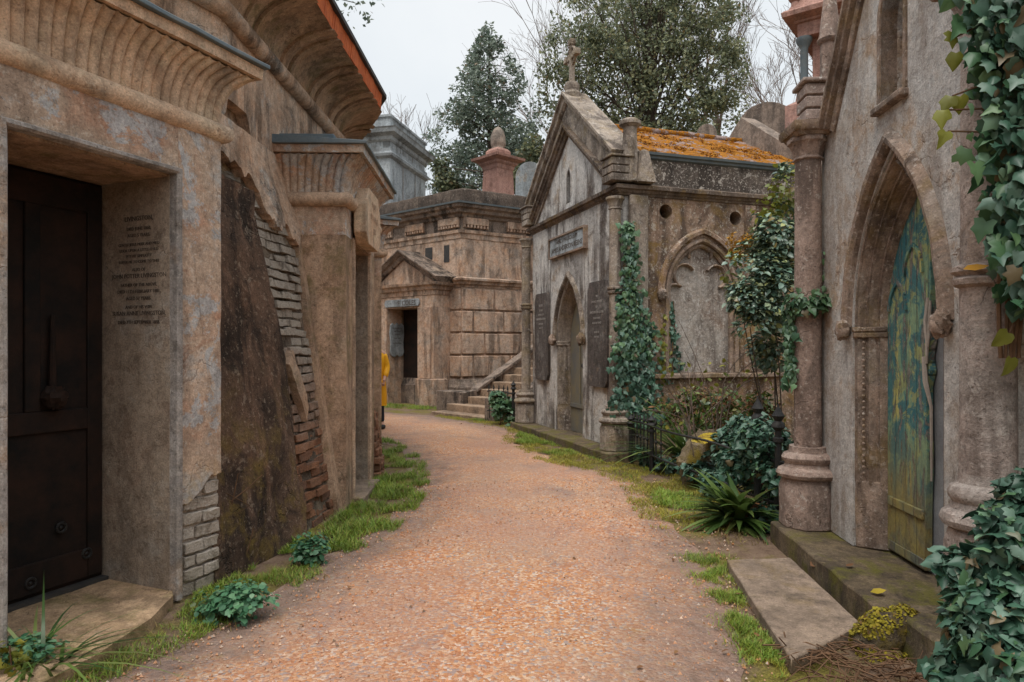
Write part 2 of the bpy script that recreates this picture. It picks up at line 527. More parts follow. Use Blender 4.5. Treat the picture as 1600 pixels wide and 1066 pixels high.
M_boulder = stone('mossy_boulder', (.27, .21, .14), (.2, .155, .1), (.13, .1, .07), (GRIME, .5), ((.4, .33, .2), .3), moss=((.22, .16, .02), .9), bs=.9)

L_ivy = leafmat('ivy_leaf', [(0.026, 0.064, 0.041), (0.043, 0.104, 0.067), (0.076, 0.155, 0.104), (0.143, 0.218, 0.168)], .4, .15)
L_ivyl = leafmat('light_ivy_leaf', [(0.034, 0.095, 0.047), (0.061, 0.135, 0.061), (0.108, 0.189, 0.081), (0.149, 0.243, 0.162)], .4, .15)
L_ivyy = leafmat('yellow_ivy_leaf', [(.10, .13, .02), (.17, .18, .025), (.24, .21, .03)], .45)
L_holly = leafmat('holly_leaf', [(0.058, 0.108, 0.074), (0.108, 0.186, 0.137), (0.186, 0.273, 0.206), (0.292, 0.370, 0.254), (0.390, 0.390, 0.117)], .3, .15, .6)
L_tree = leafmat('evergreen_leaf', [(0.109, 0.131, 0.087), (0.160, 0.189, 0.116), (0.232, 0.254, 0.145), (0.362, 0.348, 0.189)], .5, .35)
L_tree2 = leafmat('yew_leaf', [(0.084, 0.112, 0.091), (0.126, 0.168, 0.126), (0.196, 0.238, 0.182), (0.350, 0.392, 0.322)], .5, .35)
L_oran = leafmat('orange_lichen_leaf', [(.30, .13, .01), (.42, .2, .015), (.5, .27, .03)], .8)
L_fern = leafmat('strap_fern_leaf', [(.04, .075, .025), (.07, .13, .03), (.13, .20, .05), (.22, .26, .08)], .3, .25, .5)
L_dead = leafmat('dead_leaf', [(.22, .10, .04), (.14, .065, .03), (.30, .15, .06)], .8)
L_yel = leafmat('yellow_frond', [(.40, .27, .02), (.48, .36, .03), (.33, .2, .015)], .6)
L_herb = leafmat('herb_leaf', [(.04, .12, .06), (.06, .17, .085), (.10, .23, .11), (.17, .30, .17)], .45)
L_grass = leafmat('grass_blade', [(.11, .19, .025), (.17, .27, .03), (.25, .34, .045), (.34, .34, .07)], .55, .3)
L_moss = leafmat('moss_tuft', [(.22, .19, .015), (.30, .25, .02), (.40, .32, .03), (.2, .13, .015)], .8, .2)


def m_ground():
    g = G('soil_and_moss')
    n1 = g.noise(1.3, 9, .68); n2 = g.noise(7, 8, .7); n3 = g.noise(60, 4, .7)
    col = g.ramp(n2, (.3, (.12, .075, .05)), (.5, (.20, .135, .095)), (.7, (.27, .185, .13)))
    col = g.mix(g.ramp(n1, (.46, 0), (.58, .85)), col, g.ramp(n3, (.3, (.10, .10, .02)), (.7, (.24, .2, .035))))
    col = g.mix(.7, col, g.ramp(n3, (.3, .55), (.7, 1.3)), 'MULTIPLY')
    return g.done(col, .95, g.bump(g.M('ADD', n2, g.M('MULTIPLY', n3, .6)), .8, .03), .1)


def m_gravel():
    g = G('orange_gravel')
    v = g.N('ShaderNodeTexVoronoi'); g.set(v.inputs['Vector'], g.raw); v.inputs['Scale'].default_value = 60
    rnd = g.sep(v.outputs['Color'], 0)
    col = g.ramp(rnd, (.0, (.44, .18, .07)), (.2, (.57, .27, .11)), (.38, (.58, .34, .20)), (.55, (.48, .235, .125)), (.68, (.64, .43, .28)),
                 (.80, (.36, .28, .25)), (.92, (.66, .54, .44)), (.97, (.33, .3, .29)), interp='CONSTANT')
    fine = g.noise(140, 4, .75, co=g.raw)
    dirt = g.ramp(fine, (.3, (.25, .155, .12)), (.7, (.51, .335, .245)))
    big = g.noise(.85, 8, .66, co=g.raw)
    col = g.mix(g.ramp(big, (.40, .06), (.60, .62)), col, dirt)
    # loose orange stone drifts against trodden mauve-grey fines
    col = g.mix(g.ramp(g.noise(.6, 6, .6, co=g.raw), (.42, 0), (.62, .7)), col, (.98, .88, .88), 'MULTIPLY')
    damp = g.noise(1.15, 9, .7, co=g.raw, dist=.8, st=(1, .6, 1))
    col = g.mix(g.ramp(damp, (.55, 0), (.68, .62)), col, (.23, .165, .15))
    # soil and moss creeping in from both edges
    ln = g.N('ShaderNodeVectorMath', operation='LENGTH'); g.set(ln.inputs[0], g.raw)
    rr = g.M('ADD', ln.outputs['Value'], g.M('MULTIPLY', g.M('SUBTRACT', g.noise(2.6, 8, .7, co=g.raw), .5), 1.5))
    edge = g.M('MAXIMUM', g.ramp(g.M('DIVIDE', rr, 20), (.455, .85), (.475, 0)), g.ramp(g.M('DIVIDE', rr, 20), (.548, 0), (.585, .85)))
    soil = g.ramp(g.noise(9, 7, .7, co=g.raw), (.3, (.11, .078, .062)), (.55, (.24, .17, .14)), (.72, (.2, .16, .06)))
    col = g.mix(edge, col, soil)
    h = g.M('SUBTRACT', 1.0, g.M('MULTIPLY', v.outputs['Distance'], 1.0))
    h = g.M('ADD', h, g.M('MULTIPLY', fine, .5))
    col = g.mix(.35, col, g.ramp(g.noise(260, 2, .6, co=g.raw), (.3, .6), (.7, 1.25)), 'MULTIPLY')
    return g.done(col, .85, g.bump(h, .85, .013), .25)


def m_brick(name, lo, hi, mort, z0, z1):
    """lime-washed bricks: the wash survives on the upper courses"""
    g = G(name)
    geo = g.N('ShaderNodeNewGeometry')
    col = g.ramp(geo.outputs['Random Per Island'], (0, lo[0]), (.5, lo[1]), (1, lo[2]))
    n = g.noise(5, 8, .72)
    w = g.M('MULTIPLY', g.M('SUBTRACT', g.M('ADD', g.sep(g.raw, 2), g.M('MULTIPLY', g.noise(3, 6, .7), 1.4)), z0 + .7), 1 / (z1 - z0))
    c = g.N('ShaderNodeClamp'); g.set(c.inputs[0], w)
    wash = g.ramp(n, (.3, hi[0]), (.55, hi[1]), (.7, hi[2]))
    col = g.mix(g.M('MULTIPLY', c.outputs[0], .92), col, wash)
    col = g.mix(g.ramp(g.noise(4, 8, .7, dist=.7), (.52, 0), (.68, .85)), col, mort)
    col = g.mix(g.ramp(g.noise(17, 6, .7), (.55, 0), (.7, .6)), col, (.09, .065, .04))
    f = g.noise(80, 4, .7)
    col = g.mix(.6, col, g.ramp(f, (.3, .55), (.7, 1.3)), 'MULTIPLY')
    h = g.M('ADD', n, g.M('MULTIPLY', f, .5)); h = g.M('ADD', h, g.noise(24, 6, .72))
    return g.done(col, .95, g.bump(h, .9, .025), .12)


M_ground = m_ground()
M_gravel = m_gravel()
M_brick = m_brick('limewashed_brick', [(.24, .11, .065), (.31, .15, .085), (.19, .105, .075)], [(.36, .32, .28), (.42, .37, .31), (.28, .23, .19)], (.10, .07, .05), .7, 1.6)
M_brick2 = m_brick('pale_brick', [(.46, .38, .31), (.5, .42, .33), (.36, .28, .22)], [(.55, .49, .43), (.52, .44, .37), (.4, .33, .27)], (.16, .12, .085), -1.2, .3)
M_brick3 = m_brick('red_brick', [(.27, .12, .075), (.33, .17, .10), (.20, .12, .085)], [(.27, .12, .075), (.33, .17, .10), (.20, .12, .085)], (.10, .07, .05), 5, 9)


def m_roofmoss():
    g = G('orange_moss_roof')
    n = g.noise(7, 9, .72); n2 = g.noise(2.2, 7, .65)
    f = g.M('ADD', g.M('MULTIPLY', n, .7), g.M('MULTIPLY', n2, .5))
    col = g.ramp(f, (.52, (.36, .27, .25)), (.565, (.22, .16, .135)), (.58, (.24, .09, .015)), (.63, (.42, .17, .018)), (.70, (.20, .08, .012)))
    col = g.mix(.6, col, g.ramp(g.noise(50, 5, .7), (.3, .5), (.7, 1.3)), 'MULTIPLY')
    h = g.M('ADD', f, g.M('MULTIPLY', g.noise(40, 5, .7), .4))
    return g.done(col, .95, g.bump(h, 1.0, .06), .1)


M_roof = m_roofmoss()


def m_gothicdoor():
    """flaking green, blue and yellow paint over bare grey boards"""
    g = G('flaking_green_paint')
    a = g.noise(1.0, 9, .7, st=(9, 2, 1.5), dist=.5); b = g.noise(1.0, 10, .76, st=(16, 5, 3.2), dist=.9); c = g.noise(2.3, 8, .7, dist=.5)
    col = g.ramp(a, (.40, (.07, .17, .17)), (.46, (.13, .25, .20)), (.50, (.26, .35, .19)), (.54, (.15, .26, .19)), (.60, (.44, .40, .14)))
    col = g.mix(g.ramp(c, (.50, 0), (.54, .85)), col, (.035, .14, .17))
    col = g.mix(g.ramp(g.noise(3.1, 8, .72, dist=.7), (.55, 0), (.58, .7)), col, (.36, .36, .13))
    flake = g.ramp(b, (.535, 0), (.555, 1))
    col = g.mix(flake, col, g.ramp(g.noise(30, 5, .7), (.35, (.13, .115, .10)), (.65, (.27, .24, .21))))
    z = g.sep(g.raw, 2)
    low = g.ramp(g.M('SUBTRACT', z, g.M('MULTIPLY', a, .8)), (.1, .8), (.6, 0))
    col = g.mix(low, col, g.ramp(c, (.42, (.14, .12, .09)), (.56, (.30, .22, .06))))
    board = g.ramp(g.M('ABSOLUTE', g.M('SUBTRACT', g.M('FRACT', g.M('MULTIPLY', g.sep(g.raw, 0), 7.5)), .5)), (.0, 1), (.03, 0))
    col = g.mix(g.M('MULTIPLY', board, .7), col, (.03, .03, .025))
    col = g.mix(.5, col, g.ramp(g.noise(60, 5, .7), (.3, .55), (.7, 1.25)), 'MULTIPLY')
    h = g.M('SUBTRACT', g.M('MULTIPLY', g.noise(40, 5, .7), .3), g.M('ADD', g.M('MULTIPLY', flake, .5), board))
    return g.done(col, .65, g.bump(h, .8, .012), .25)


M_gdoor = m_gothicdoor()
M_keendoor = plain('weathered_door', (.13, .13, .125), (.20, .165, .10), .7, 0, 3, .4)

# ------------------------------------------------------------------ camera, light
cam = bpy.data.cameras.new('camera'); co_ = bpy.data.objects.new('camera', cam); COL.objects.link(co_)
co_.location = (0, 0, 1.55); co_.rotation_euler = (R(90), 0, 0)
cam.lens = 24.0; cam.sensor_width = 36; cam.shift_y = 12 / 1600; cam.clip_end = 2000; cam.clip_start = .05
scene.camera = co_

sunv = Vector((-.16, -.36, .90)).normalized()      # towards the sun, behind cloud
sl = bpy.data.lights.new('sun', 'SUN'); sl.energy = 1.5; sl.angle = R(40); sl.color = (1, .95, .88)
so = bpy.data.objects.new('sun', sl); COL.objects.link(so)
so.rotation_euler = (-sunv).to_track_quat('-Z', 'Y').to_euler(); so.location = (0, 0, 30)
w = bpy.data.worlds.new('World'); scene.world = w; w.use_nodes = True
nt = w.node_tree; nt.nodes.clear()
wo = nt.nodes.new('ShaderNodeOutputWorld'); bg = nt.nodes.new('ShaderNodeBackground'); nt.links.new(bg.outputs[0], wo.inputs[0])
sky = nt.nodes.new('ShaderNodeTexSky'); sky.sky_type = 'NISHITA'; sky.sun_disc = False
sky.sun_elevation = math.asin(sunv.z); sky.sun_rotation = math.atan2(sunv.x, sunv.y); sky.dust_density = 3
tc = nt.nodes.new('ShaderNodeTexCoord'); sx = nt.nodes.new('ShaderNodeSeparateXYZ'); nt.links.new(tc.outputs['Generated'], sx.inputs[0])
cl = nt.nodes.new('ShaderNodeTexNoise'); cl.inputs['Scale'].default_value = 1.7; cl.inputs['Detail'].default_value = 6; nt.links.new(tc.outputs['Generated'], cl.inputs['Vector'])
cr = nt.nodes.new('ShaderNodeValToRGB'); nt.links.new(cl.outputs[0], cr.inputs[0])
cr.color_ramp.elements[0].position = .3; cr.color_ramp.elements[0].color = (4.5, 5.0, 5.3, 1)
cr.color_ramp.elements[1].position = .7; cr.color_ramp.elements[1].color = (6.3, 6.45, 6.45, 1)
# an overcast sky is brighter overhead than at the horizon
mr = nt.nodes.new('ShaderNodeMapRange'); nt.links.new(sx.outputs[2], mr.inputs[0])
mr.inputs[1].default_value = .45; mr.inputs[2].default_value = 1; mr.inputs[3].default_value = 1.0; mr.inputs[4].default_value = 2.3
sc_ = nt.nodes.new('ShaderNodeVectorMath'); sc_.operation = 'SCALE'; nt.links.new(cr.outputs[0], sc_.inputs[0]); nt.links.new(mr.outputs[0], sc_.inputs['Scale'])
mx = nt.nodes.new('ShaderNodeMix'); mx.data_type = 'RGBA'; mx.inputs[0].default_value = .85
nt.links.new(sky.outputs[0], mx.inputs[6]); nt.links.new(sc_.outputs[0], mx.inputs[7]); nt.links.new(mx.outputs[2], bg.inputs[0])
bg.inputs[1].default_value = .1
scene.view_settings.view_transform = 'Standard'; scene.view_settings.look = 'None'
scene.view_settings.exposure = 0.68; scene.view_settings.gamma = 1
scene.cycles.max_bounces = 6; scene.cycles.diffuse_bounces = 3; scene.cycles.transparent_max_bounces = 4
scene.cycles.use_denoising = True

# ------------------------------------------------------------------ ground
def sm(a, b, x):
    t = max(0, min(1, (x - a) / (b - a))); return t * t * (3 - 2 * t)


def ground_z(r):
    return 2.9 * sm(15.9, 19, r) + 1.6 * sm(19, 26, r) + 3.0 * sm(26, 60, r)


mb = MB()
rad = [7.0, 8.0, 9, 10, 11, 12, 13, 14, 15, 15.9, 16.3, 16.8, 17.3, 17.9, 18.5, 19, 20.5, 22, 24, 26, 30, 36, 44, 60, 120, 300]
NP = 144
for i, r in enumerate(rad):
    for k in range(NP):
        x, y, _ = pol(r, k * 360 / NP)
        z = ground_z(r)
        if r > 15: z += .25 * noise.noise(Vector((x * .5, y * .5, 0))) * sm(15.9, 19, r)
        mb.v.append((x - CX, y - CY, z))
for i in range(len(rad) - 1):
    for k in range(NP):
        j = (k + 1) % NP
        mb.f.append((i * NP + k, (i + 1) * NP + k, (i + 1) * NP + j, i * NP + j))
o = tag(mb.build('ground', M_ground, ang=180), kind='structure'); o.location = (CX, CY, 0)

def path_out(a):
    return 11.45 + .35 * sm(-2, -16, a) + .45 * sm(20, 34, a) - .55 * sm(5, 13, a) * (1 - sm(22, 33, a)) + .2 * noise.noise(Vector((a * .1, 7, 0))) + .1 * noise.noise(Vector((a * .7, 9, 0)))


mb = MB()
NA, NR = 260, 14
for i in range(NA + 1):
    a = -78 + 190 * i / NA
    r0 = 8.95 + .22 * noise.noise(Vector((a * .11, 1, 0))) + .08 * noise.noise(Vector((a * .6, 4, 0)))
    r1 = path_out(a)
    for k in range(NR + 1):
        r = r0 + (r1 - r0) * k / NR
        t = k / NR
        z = .006 + .03 * math.sin(PI * t) + .012 * abs(noise.noise(Vector((a * .5, r * 2, 3)))) * math.sin(PI * t)
        x, y, _ = pol(r, a); mb.v.append((x - CX, y - CY, z))
for i in range(NA):
    for k in range(NR):
        p = i * (NR + 1) + k
        mb.f.append((p, p + 1, p + NR + 2, p + NR + 1))
o = tag(mb.build('gravel_path', M_gravel, ang=180), kind='structure'); o.location = (CX, CY, 0)

mb = MB()
mb.lathe([(7.6, 4.45), (6.5, 4.7), (3, 5.0), (.4, 5.1)], 0, 0, 64)
o = tag(mb.build('mound', M_ground, ang=180), kind='structure'); o.location = (CX, CY, 0)
# ------------------------------------------------------------------ ring wall
PH = [-22.6, 1.9, 26.4]
HW = 5.4


def rpoly(a, ri=7.85):
    return ri / math.cos(R((a - 11.2) % 24.5 - 12.25))


def rw(z, a=0):
    return (8.43 - .155 * min(z, 2.8)) * (1 - sm(2.6, 3.4, z)) + (rpoly(a) - .03) * sm(2.6, 3.4, z)


ring = thing('ring_wall', 'curved rendered vault wall with big coved cornice, bare brick and stained buttress on the left', 'wall', (CX, CY, 0))


def ring_grid(fn, n, m, t0, t1, nse=.012, fq=3):
    """closed shell over a grid (i,j)->(deg,z); outer face at rw+t1, inner at rw+t0"""
    mb = MB()
    for side, t in ((0, t1), (1, t0)):
        for i in range(n + 1):
            for j in range(m + 1):
                a, z = fn(i / n, j / m)
                r = rw(z, a) + t
                if side == 0 and nse:
                    q = Vector((a * .15 * fq, z * fq, 2.2)); r += nse * (noise.noise(q) + .5 * noise.noise(q * 3.1))
                x, y, _ = pol(r, a); mb.v.append((x - CX, y - CY, z))
    w = m + 1; off = (n + 1) * w
    for i in range(n):
        for j in range(m):
            p = i * w + j
            mb.f.append((p, p + w, p + w + 1, p + 1)); mb.f.append((off + p, off + p + 1, off + p + w + 1, off + p + w))
    for i in range(n):
        for p in (i * w, i * w + m):
            mb.f.append((p, p + w, p + w + off, p + off))
    for j in range(m):
        for p in (j, n * w + j):
            mb.f.append((p, p + 1, p + 1 + off, p + off))
    return mb


def jag(x, s, a=1.0):
    return a * (noise.noise(Vector((x, s, .3))) + .5 * noise.noise(Vector((x * 2.7, s, 1.3))) + .3 * noise.noise(Vector((x * 7, s, 2.3))))


# core behind everything: between porches to 2.95 m, full ring above
gaps = [(-62, PH[0] - HW), (PH[0] + HW, PH[1] - HW), (PH[1] + HW, PH[2] - HW), (PH[2] + HW, 90)]
for a0, a1 in gaps:
    n = max(6, int((a1 - a0) / 1.5))
    visible = a0 > -20 and a0 < -15
    t = -.035 if visible else 0
    ring_grid(lambda u, v: (a0 + (a1 - a0) * u, -.05 + 3.0 * v), n, 12, -.5, t, .01).build('wall_core', M_sideface if not visible else M_mortar, ring)
ring_grid(lambda u, v: (-62 + 152 * u, 2.95 + 1.5 * v), 110, 8, -.45, -.05, .0).build('upper_wall_core', M_sideface, ring)

# the bare brickwork between the two near porches
mb = MB()
a0, a1 = PH[0] + HW, PH[1] - HW
rowh = .083
for i in range(36):
    z = i * rowh
    st = .5 * (i % 2)
    k = -1
    da = 1.62
    while True:
        s = a0 + (k + st) * da; e = s + da - .10; k += 1
        if s > a1: break
        if e < a0: continue
        s = max(s, a0); e = min(e, a1 + .1)
        if e - s < .15: continue
        pro = random.uniform(-.032, .014)
        if random.random() < .1: pro -= .04
        zz = z + random.uniform(-.006, .006)
        h = rowh - .014 + random.uniform(-.014, .004)
        vs = []
        for (aa, rr, z_) in [(s, -.09, zz), (e, -.09, zz), (e, pro, zz), (s, pro, zz), (s, -.09, zz + h), (e, -.09, zz + h), (e, pro, zz + h), (s, pro, zz + h)]:
            q = Vector((aa * 3, z_ * 9, rr))
            x, y, _ = pol(rw(z_) + rr + .014 * noise.noise(q), aa + .16 * noise.noise(q * 1.7)); vs.append((x - CX, y - CY, z_ + .011 * noise.noise(q * 2)))
        mb.add(vs, [(0, 3, 2, 1), (4, 5, 6, 7), (0, 1, 5, 4), (1, 2, 6, 5), (2, 3, 7, 6), (3, 0, 4, 7)])
mb.build('bare_brickwork', M_brick, ring, bevel=.004, wear=(.03, .012), ang=24)

# thick stained render on the left of the bay, broken along its right edge
edge = lambda z: -9.95 + .45 * math.sin(z * 1.5 + .6) + jag(z * 1.6, 5, .45) + .75 * sm(.2, 1.7, z) - .7 * sm(2.1, 2.9, z) - .25
ring_grid(lambda u, v: (a0 - .3 + (edge(2.85 * v) - a0 + .3) * u, -.05 + 2.93 * v + jag(u * 3, 2, .06) * v), 18, 40, -.05, .075, .045, 1.7).build('stained_render', M_butt, ring, wear=(.07, .012))
# upper render above the brick, broken along its lower edge and round a hole
low = lambda a: 3.0 - .36 * sm(-10.8, -7.6, a) + jag(a * .7, 8, .16)
ring_grid(lambda u, v: (a0 - .3 + (a1 - a0 + .5) * u, low(a0 + (a1 - a0) * u) + (3.34 + .0 - low(a0 + (a1 - a0) * u)) * v), 60, 12, -.05, .055, .012).build('broken_render', M_wallup, ring)
hole = lambda a: 3.34 + .16 * sm(-12.6, -12.1, a) * (1 - sm(-9.6, -9.1, a))
ring_grid(lambda u, v: (-62 + 152 * u, hole(-62 + 152 * u) + (4.2 - hole(-62 + 152 * u)) * v), 500, 6, -.05, .05, .008).build('upper_render', M_wallup, ring)
# narrow strip of render up against the second porch
ring_grid(lambda u, v: (-4.35 + .9 * u + jag(v * 3, 11, .12) * (1 - u), -.02 + 2.55 * v), 4, 30, -.05, .035, .01).build('render_strip', M_sideface, ring)
# slipped piece of render leaning in the gap
ring_grid(lambda u, v: (-8.5 + 1.1 * v + .75 * u + jag(v * 3, 15, .12), 1.42 - .5 * v + .12 * u), 4, 12, -.02, .05, .01).build('loose_render', M_sideface, ring, wear=(.05, .014))
# low broken brick footing beyond the second porch
mb = MB()
for i in range(9):
    for k in range(22):
        s = PH[1] + HW - .1 + (k + .5 * (i % 2)) * .75; e = s + .68
        pro = .17 + random.uniform(-.035, .02) - .012 * i
        z = i * .09
        if i > 6 and random.random() < .4: continue
        vs = []
        for (aa, rr, z_) in [(s, -.1, z), (e, -.1, z), (e, pro, z), (s, pro, z), (s, -.1, z + .078), (e, -.1, z + .078), (e, pro, z + .078), (s, pro, z + .078)]:
            x, y, _ = pol(8.42 + rr, aa); vs.append((x - CX, y - CY, z_))
        mb.add(vs, [(0, 3, 2, 1), (4, 5, 6, 7), (0, 1, 5, 4), (1, 2, 6, 5), (2, 3, 7, 6), (3, 0, 4, 7)])
mb.build('broken_footing', M_brick3, ring, bevel=.01)


def arcpath(r, a, b, n):
    return [(r * math.cos(R(b + (a - b) * i / n)), r * math.sin(R(b + (a - b) * i / n))) for i in range(n + 1)]


RT = 8.0
VA = [11.2 + 24.5 * k for k in range(-3, 4)]      # facets of the upper wall; outward is the right-hand side
apath = [(rpoly(v) * math.cos(R(v)), rpoly(v) * math.sin(R(v))) for v in VA]
mb = MB(); mb.mold(apath, [(.04 + .075 * math.cos(t), 4.13 + .075 * math.sin(t)) for t in [2 * PI * k / 12 for k in range(12)]])
mb.build('cable_roll', M_wallup, ring)
prof = [(-.3, 4.20)] + [(.02 + .50 * (1 - math.cos(t * PI / 2)), 4.20 + .355 * math.sin(t * PI / 2)) for t in [k / 9 for k in range(10)]] + [(-.3, 4.56)]
mb = MB(); mb.mold(apath, prof); mb.build('coved_cornice', M_sideface, ring)
mb = MB()
for c in [v + q for v in VA[:-1] for q in (4.2, 10.2, 16.2, 21.6)]:
    for d in (-.75, .75):
        pth = [(rpoly(q) * math.cos(R(q)), rpoly(q) * math.sin(R(q))) for q in (c + d - .42, c + d, c + d + .42)]
        pr = [(.02 + .50 * (1 - math.cos(t * PI / 2)) + o_, 4.20 + .355 * math.sin(t * PI / 2) - o_ * .6) for t, o_ in [(k / 9, .028) for k in range(10)] + [(k / 9, -.03) for k in range(9, -1, -1)]]
        mb.mold(pth, pr)
mb.build('cove_rib', M_sideface, ring)
pth = [tuple(Vector(p).lerp(Vector(q), i / 64)) for p, q in zip(apath, apath[1:]) for i in range(64)]
mb = MB()
for i in range(len(pth) - 1):
    j0, j1 = .52 + jag(i * .3, 3, .014), .52 + jag(i * .3 + .3, 3, .014)
    mb.mold([pth[i], pth[i + 1]], [(-.2, 4.583), ((j0 + j1) / 2, 4.56), ((j0 + j1) / 2 + .02, 4.72), (-.2, 4.72)])
mb.build('orange_brick_edge', M_orange, ring, smooth=False)
mb = MB(); mb.mold(apath, [(-.5, 4.724), (.575, 4.724), (.575, 4.77), (-.5, 4.83)])
mb.build('slate_coping', M_dark, ring)


# ------------------------------------------------------------------ porches
def flutes(mb, A, B, e0, e1, z0, z1, o0, o1, amp=.024, pitch=.064, ns=8):
    A = Vector(A); B = Vector(B); L = (B - A).length; d = (B - A) / L; nrm = Vector((d.y, -d.x))
    k = max(1, round(L / pitch)); nu = k * ns; nv = 16
    base = len(mb.v)
    for i in range(nu + 1):
        u = i / nu
        for j in range(nv + 1):
            v = j / nv
            o = o0 + (o1 - o0) * (1 - math.sqrt(max(0, 1 - (v * .985) ** 2)))
            rib = abs(math.sin(PI * k * u)) ** .6
            tip = 1.0 if v < .86 else math.sqrt(max(0, 1 - ((v - .86) / .14) ** 2))
            oo = o + amp * rib * (.75 + .6 * v) * tip
            s = -e0 * o + u * (L + (e0 + e1) * o)
            p = A + d * s + nrm * oo
            mb.v.append((p.x, p.y, z0 + (z1 - z0) * v - (.012 * rib if v > .8 else 0)))
    w = nv + 1
    for i in range(nu):
        for j in range(nv):
            p = base + i * w + j
            mb.f.append((p, p + w, p + w + 1, p + 1))


def porch(phi, label, near=False, r=8.45):
    n = (math.cos(R(phi)), math.sin(R(phi)))
    t = thing('vault_porch', label, 'porch', pol(r, phi), (-n[1], n[0]), 'vault porches along the ring wall')
    w, ow, top, dp = .80, .46, 2.63, .72
    ol = .535 if near else .46
    sk = .035 if near else 0
    part('left_pier', M_sideface if not near else M_porch, t, -w - (.05 if near else 0), -ol, 0 if not near else -sk, dp, -.05, top, wear=(.2, .004))
    if near:
        part('right_pier', M_brick2, t, ow, w, 0, dp, -.05, top)
        mb = MB()
        rag = [(ow + .005, .60), (.52, .585), (.57, .60), (.61, .63), (.655, .66), (.68, .70), (.72, .735), (.75, .72), (.78, .735), (w + .003, .73)]
        mb.plate(rag + [(w + .003, 2.92), (ow + .005, 2.92)], (), -sk, .002); mb.build('pier_render', M_porch, t, bevel=.006, wear=(.06, .004))
        mb = MB()
        for i in range(8):
            z = .0 + i * .088
            cuts = [ow + .05, .61 + .06 * (i % 2), w + .004]
            for x0, x1 in zip(cuts, cuts[1:]):
                a = random.uniform(-.02, .0)
                if z > .6 and x0 < .6: continue
                mb.box(x0 + .006, x1 - .006, a - .012, .05, z + .008, z + .078)
        mb.build('bare_brickwork', M_brick2, t, bevel=.006, wear=(.025, .016), ang=24)
    else:
        part('right_pier', M_sideface, t, ow, w, 0, dp, -.05, top, wear=(.2, .004))
    part('lintel', M_porch, t, -w, w if not near else ow + .004, -sk, dp, top + .002, 2.92, wear=(.15, .004))
    if near:
        part('lintel_end', M_porch, t, ow + .006, w, .004, dp, top + .002, 2.92)
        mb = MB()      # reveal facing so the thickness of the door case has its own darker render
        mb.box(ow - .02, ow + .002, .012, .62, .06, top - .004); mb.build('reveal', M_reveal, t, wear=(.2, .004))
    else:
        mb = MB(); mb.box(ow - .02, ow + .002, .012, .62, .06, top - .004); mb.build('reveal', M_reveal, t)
    mb = MB(); mb.box(-ol + .004, ow - .025, .012, .62, top - .03, top - .002); mb.build('soffit', M_sideface, t)
    # bead frame round the opening
    mb = MB()
    pr = [(.008, .05), (.008, -.012), (.016, -.026), (.034, -.026), (.046, -.012), (.046, .05)]
    mb.mold([(ow + .028, .02), (ow + .028, top + .028), (-ol - .028, top + .028), (-ol - .028, .02)], [(-o + .002, c - sk) for o, c in pr][::-1], fn=lambda a, b, c: (a, c, b))
    mb.build('door_frame', M_frame if near else M_roll, t, wear=(.1, .003))
    part('entablature', M_cornice, t, -w + .004, w - .004, .012, dp, 2.922, 3.44)
    path = [(-w, dp), (-w, 0), (w, 0), (w, dp)]
    mb = MB(); mb.mold(path, [(.012 + .066 * math.cos(a), 2.965 + .066 * math.sin(a)) for a in [2 * PI * k / 14 for k in range(14)]])
    mb.build('roll_moulding', M_roll if not near else M_cornice, t, wear=(.06, .0035))
    mb = MB()
    mc = M_cornice if near else M_porch
    flutes(mb, path[0], path[1], 0, 1, 3.02, 3.36, .01, .2); flutes(mb, path[1], path[2], 1, 1, 3.02, 3.36, .01, .2); flutes(mb, path[2], path[3], 1, 0, 3.02, 3.36, .01, .2)
    mb.build('fluted_cornice', mc, t)
    mb = MB(); mb.mold(path, [(-.1, 3.362), (.2, 3.362), (.205, 3.43), (-.1, 3.43)]); mb.build('fillet', mc, t, wear=(.08, .004))
    mb = MB(); e = .235
    mb.add([(-w - e, -e, 3.433), (w + e, -e, 3.433), (w + e, dp, 3.433), (-w - e, dp, 3.433), (-w - e, -e, 3.462), (w + e, -e, 3.462), (w + e, dp, 3.52), (-w - e, dp, 3.52)],
           [(0, 3, 2, 1), (4, 5, 6, 7), (0, 1, 5, 4), (1, 2, 6, 5), (2, 3, 7, 6), (3, 0, 4, 7)])
    mb.build('slate_cap', M_slate, t, bevel=.006, wear=(.1, .005))
    mb = MB(); mb.box(-w - .05, w + .02, .1, dp, 3.53, 3.575); mb.build('cap_slab', M_slate, t, bevel=.008)
    # door
    y = .60
    d = part('door', M_door1, t, -ol + .006, ow - .026, y, y + .06, .1, top - .034)
    mb = MB()
    for x0, x1, z0, z1 in [(-.44, -.36, .12, 2.58), (.33, .425, .12, 2.58), (-.36, .33, .12, .30), (-.36, .33, 2.4, 2.58), (-.36, .33, 1.05, 1.18), (-.05, .04, 1.18, 2.4)]:
        mb.box(x0, x1, y - .02, y + .002, z0, z1)
    mb.build('door_frame_rails', M_door1, d, bevel=.006)
    part('threshold', M_dark, t, -ol + .004, ow - .022, y - .06, y + .06, -.02, .098)
    return t, d, w, ow, y


p1, door1, w, ow, dy = porch(PH[0], 'near left vault porch with tall dark doorway and pale fluted cornice', True)
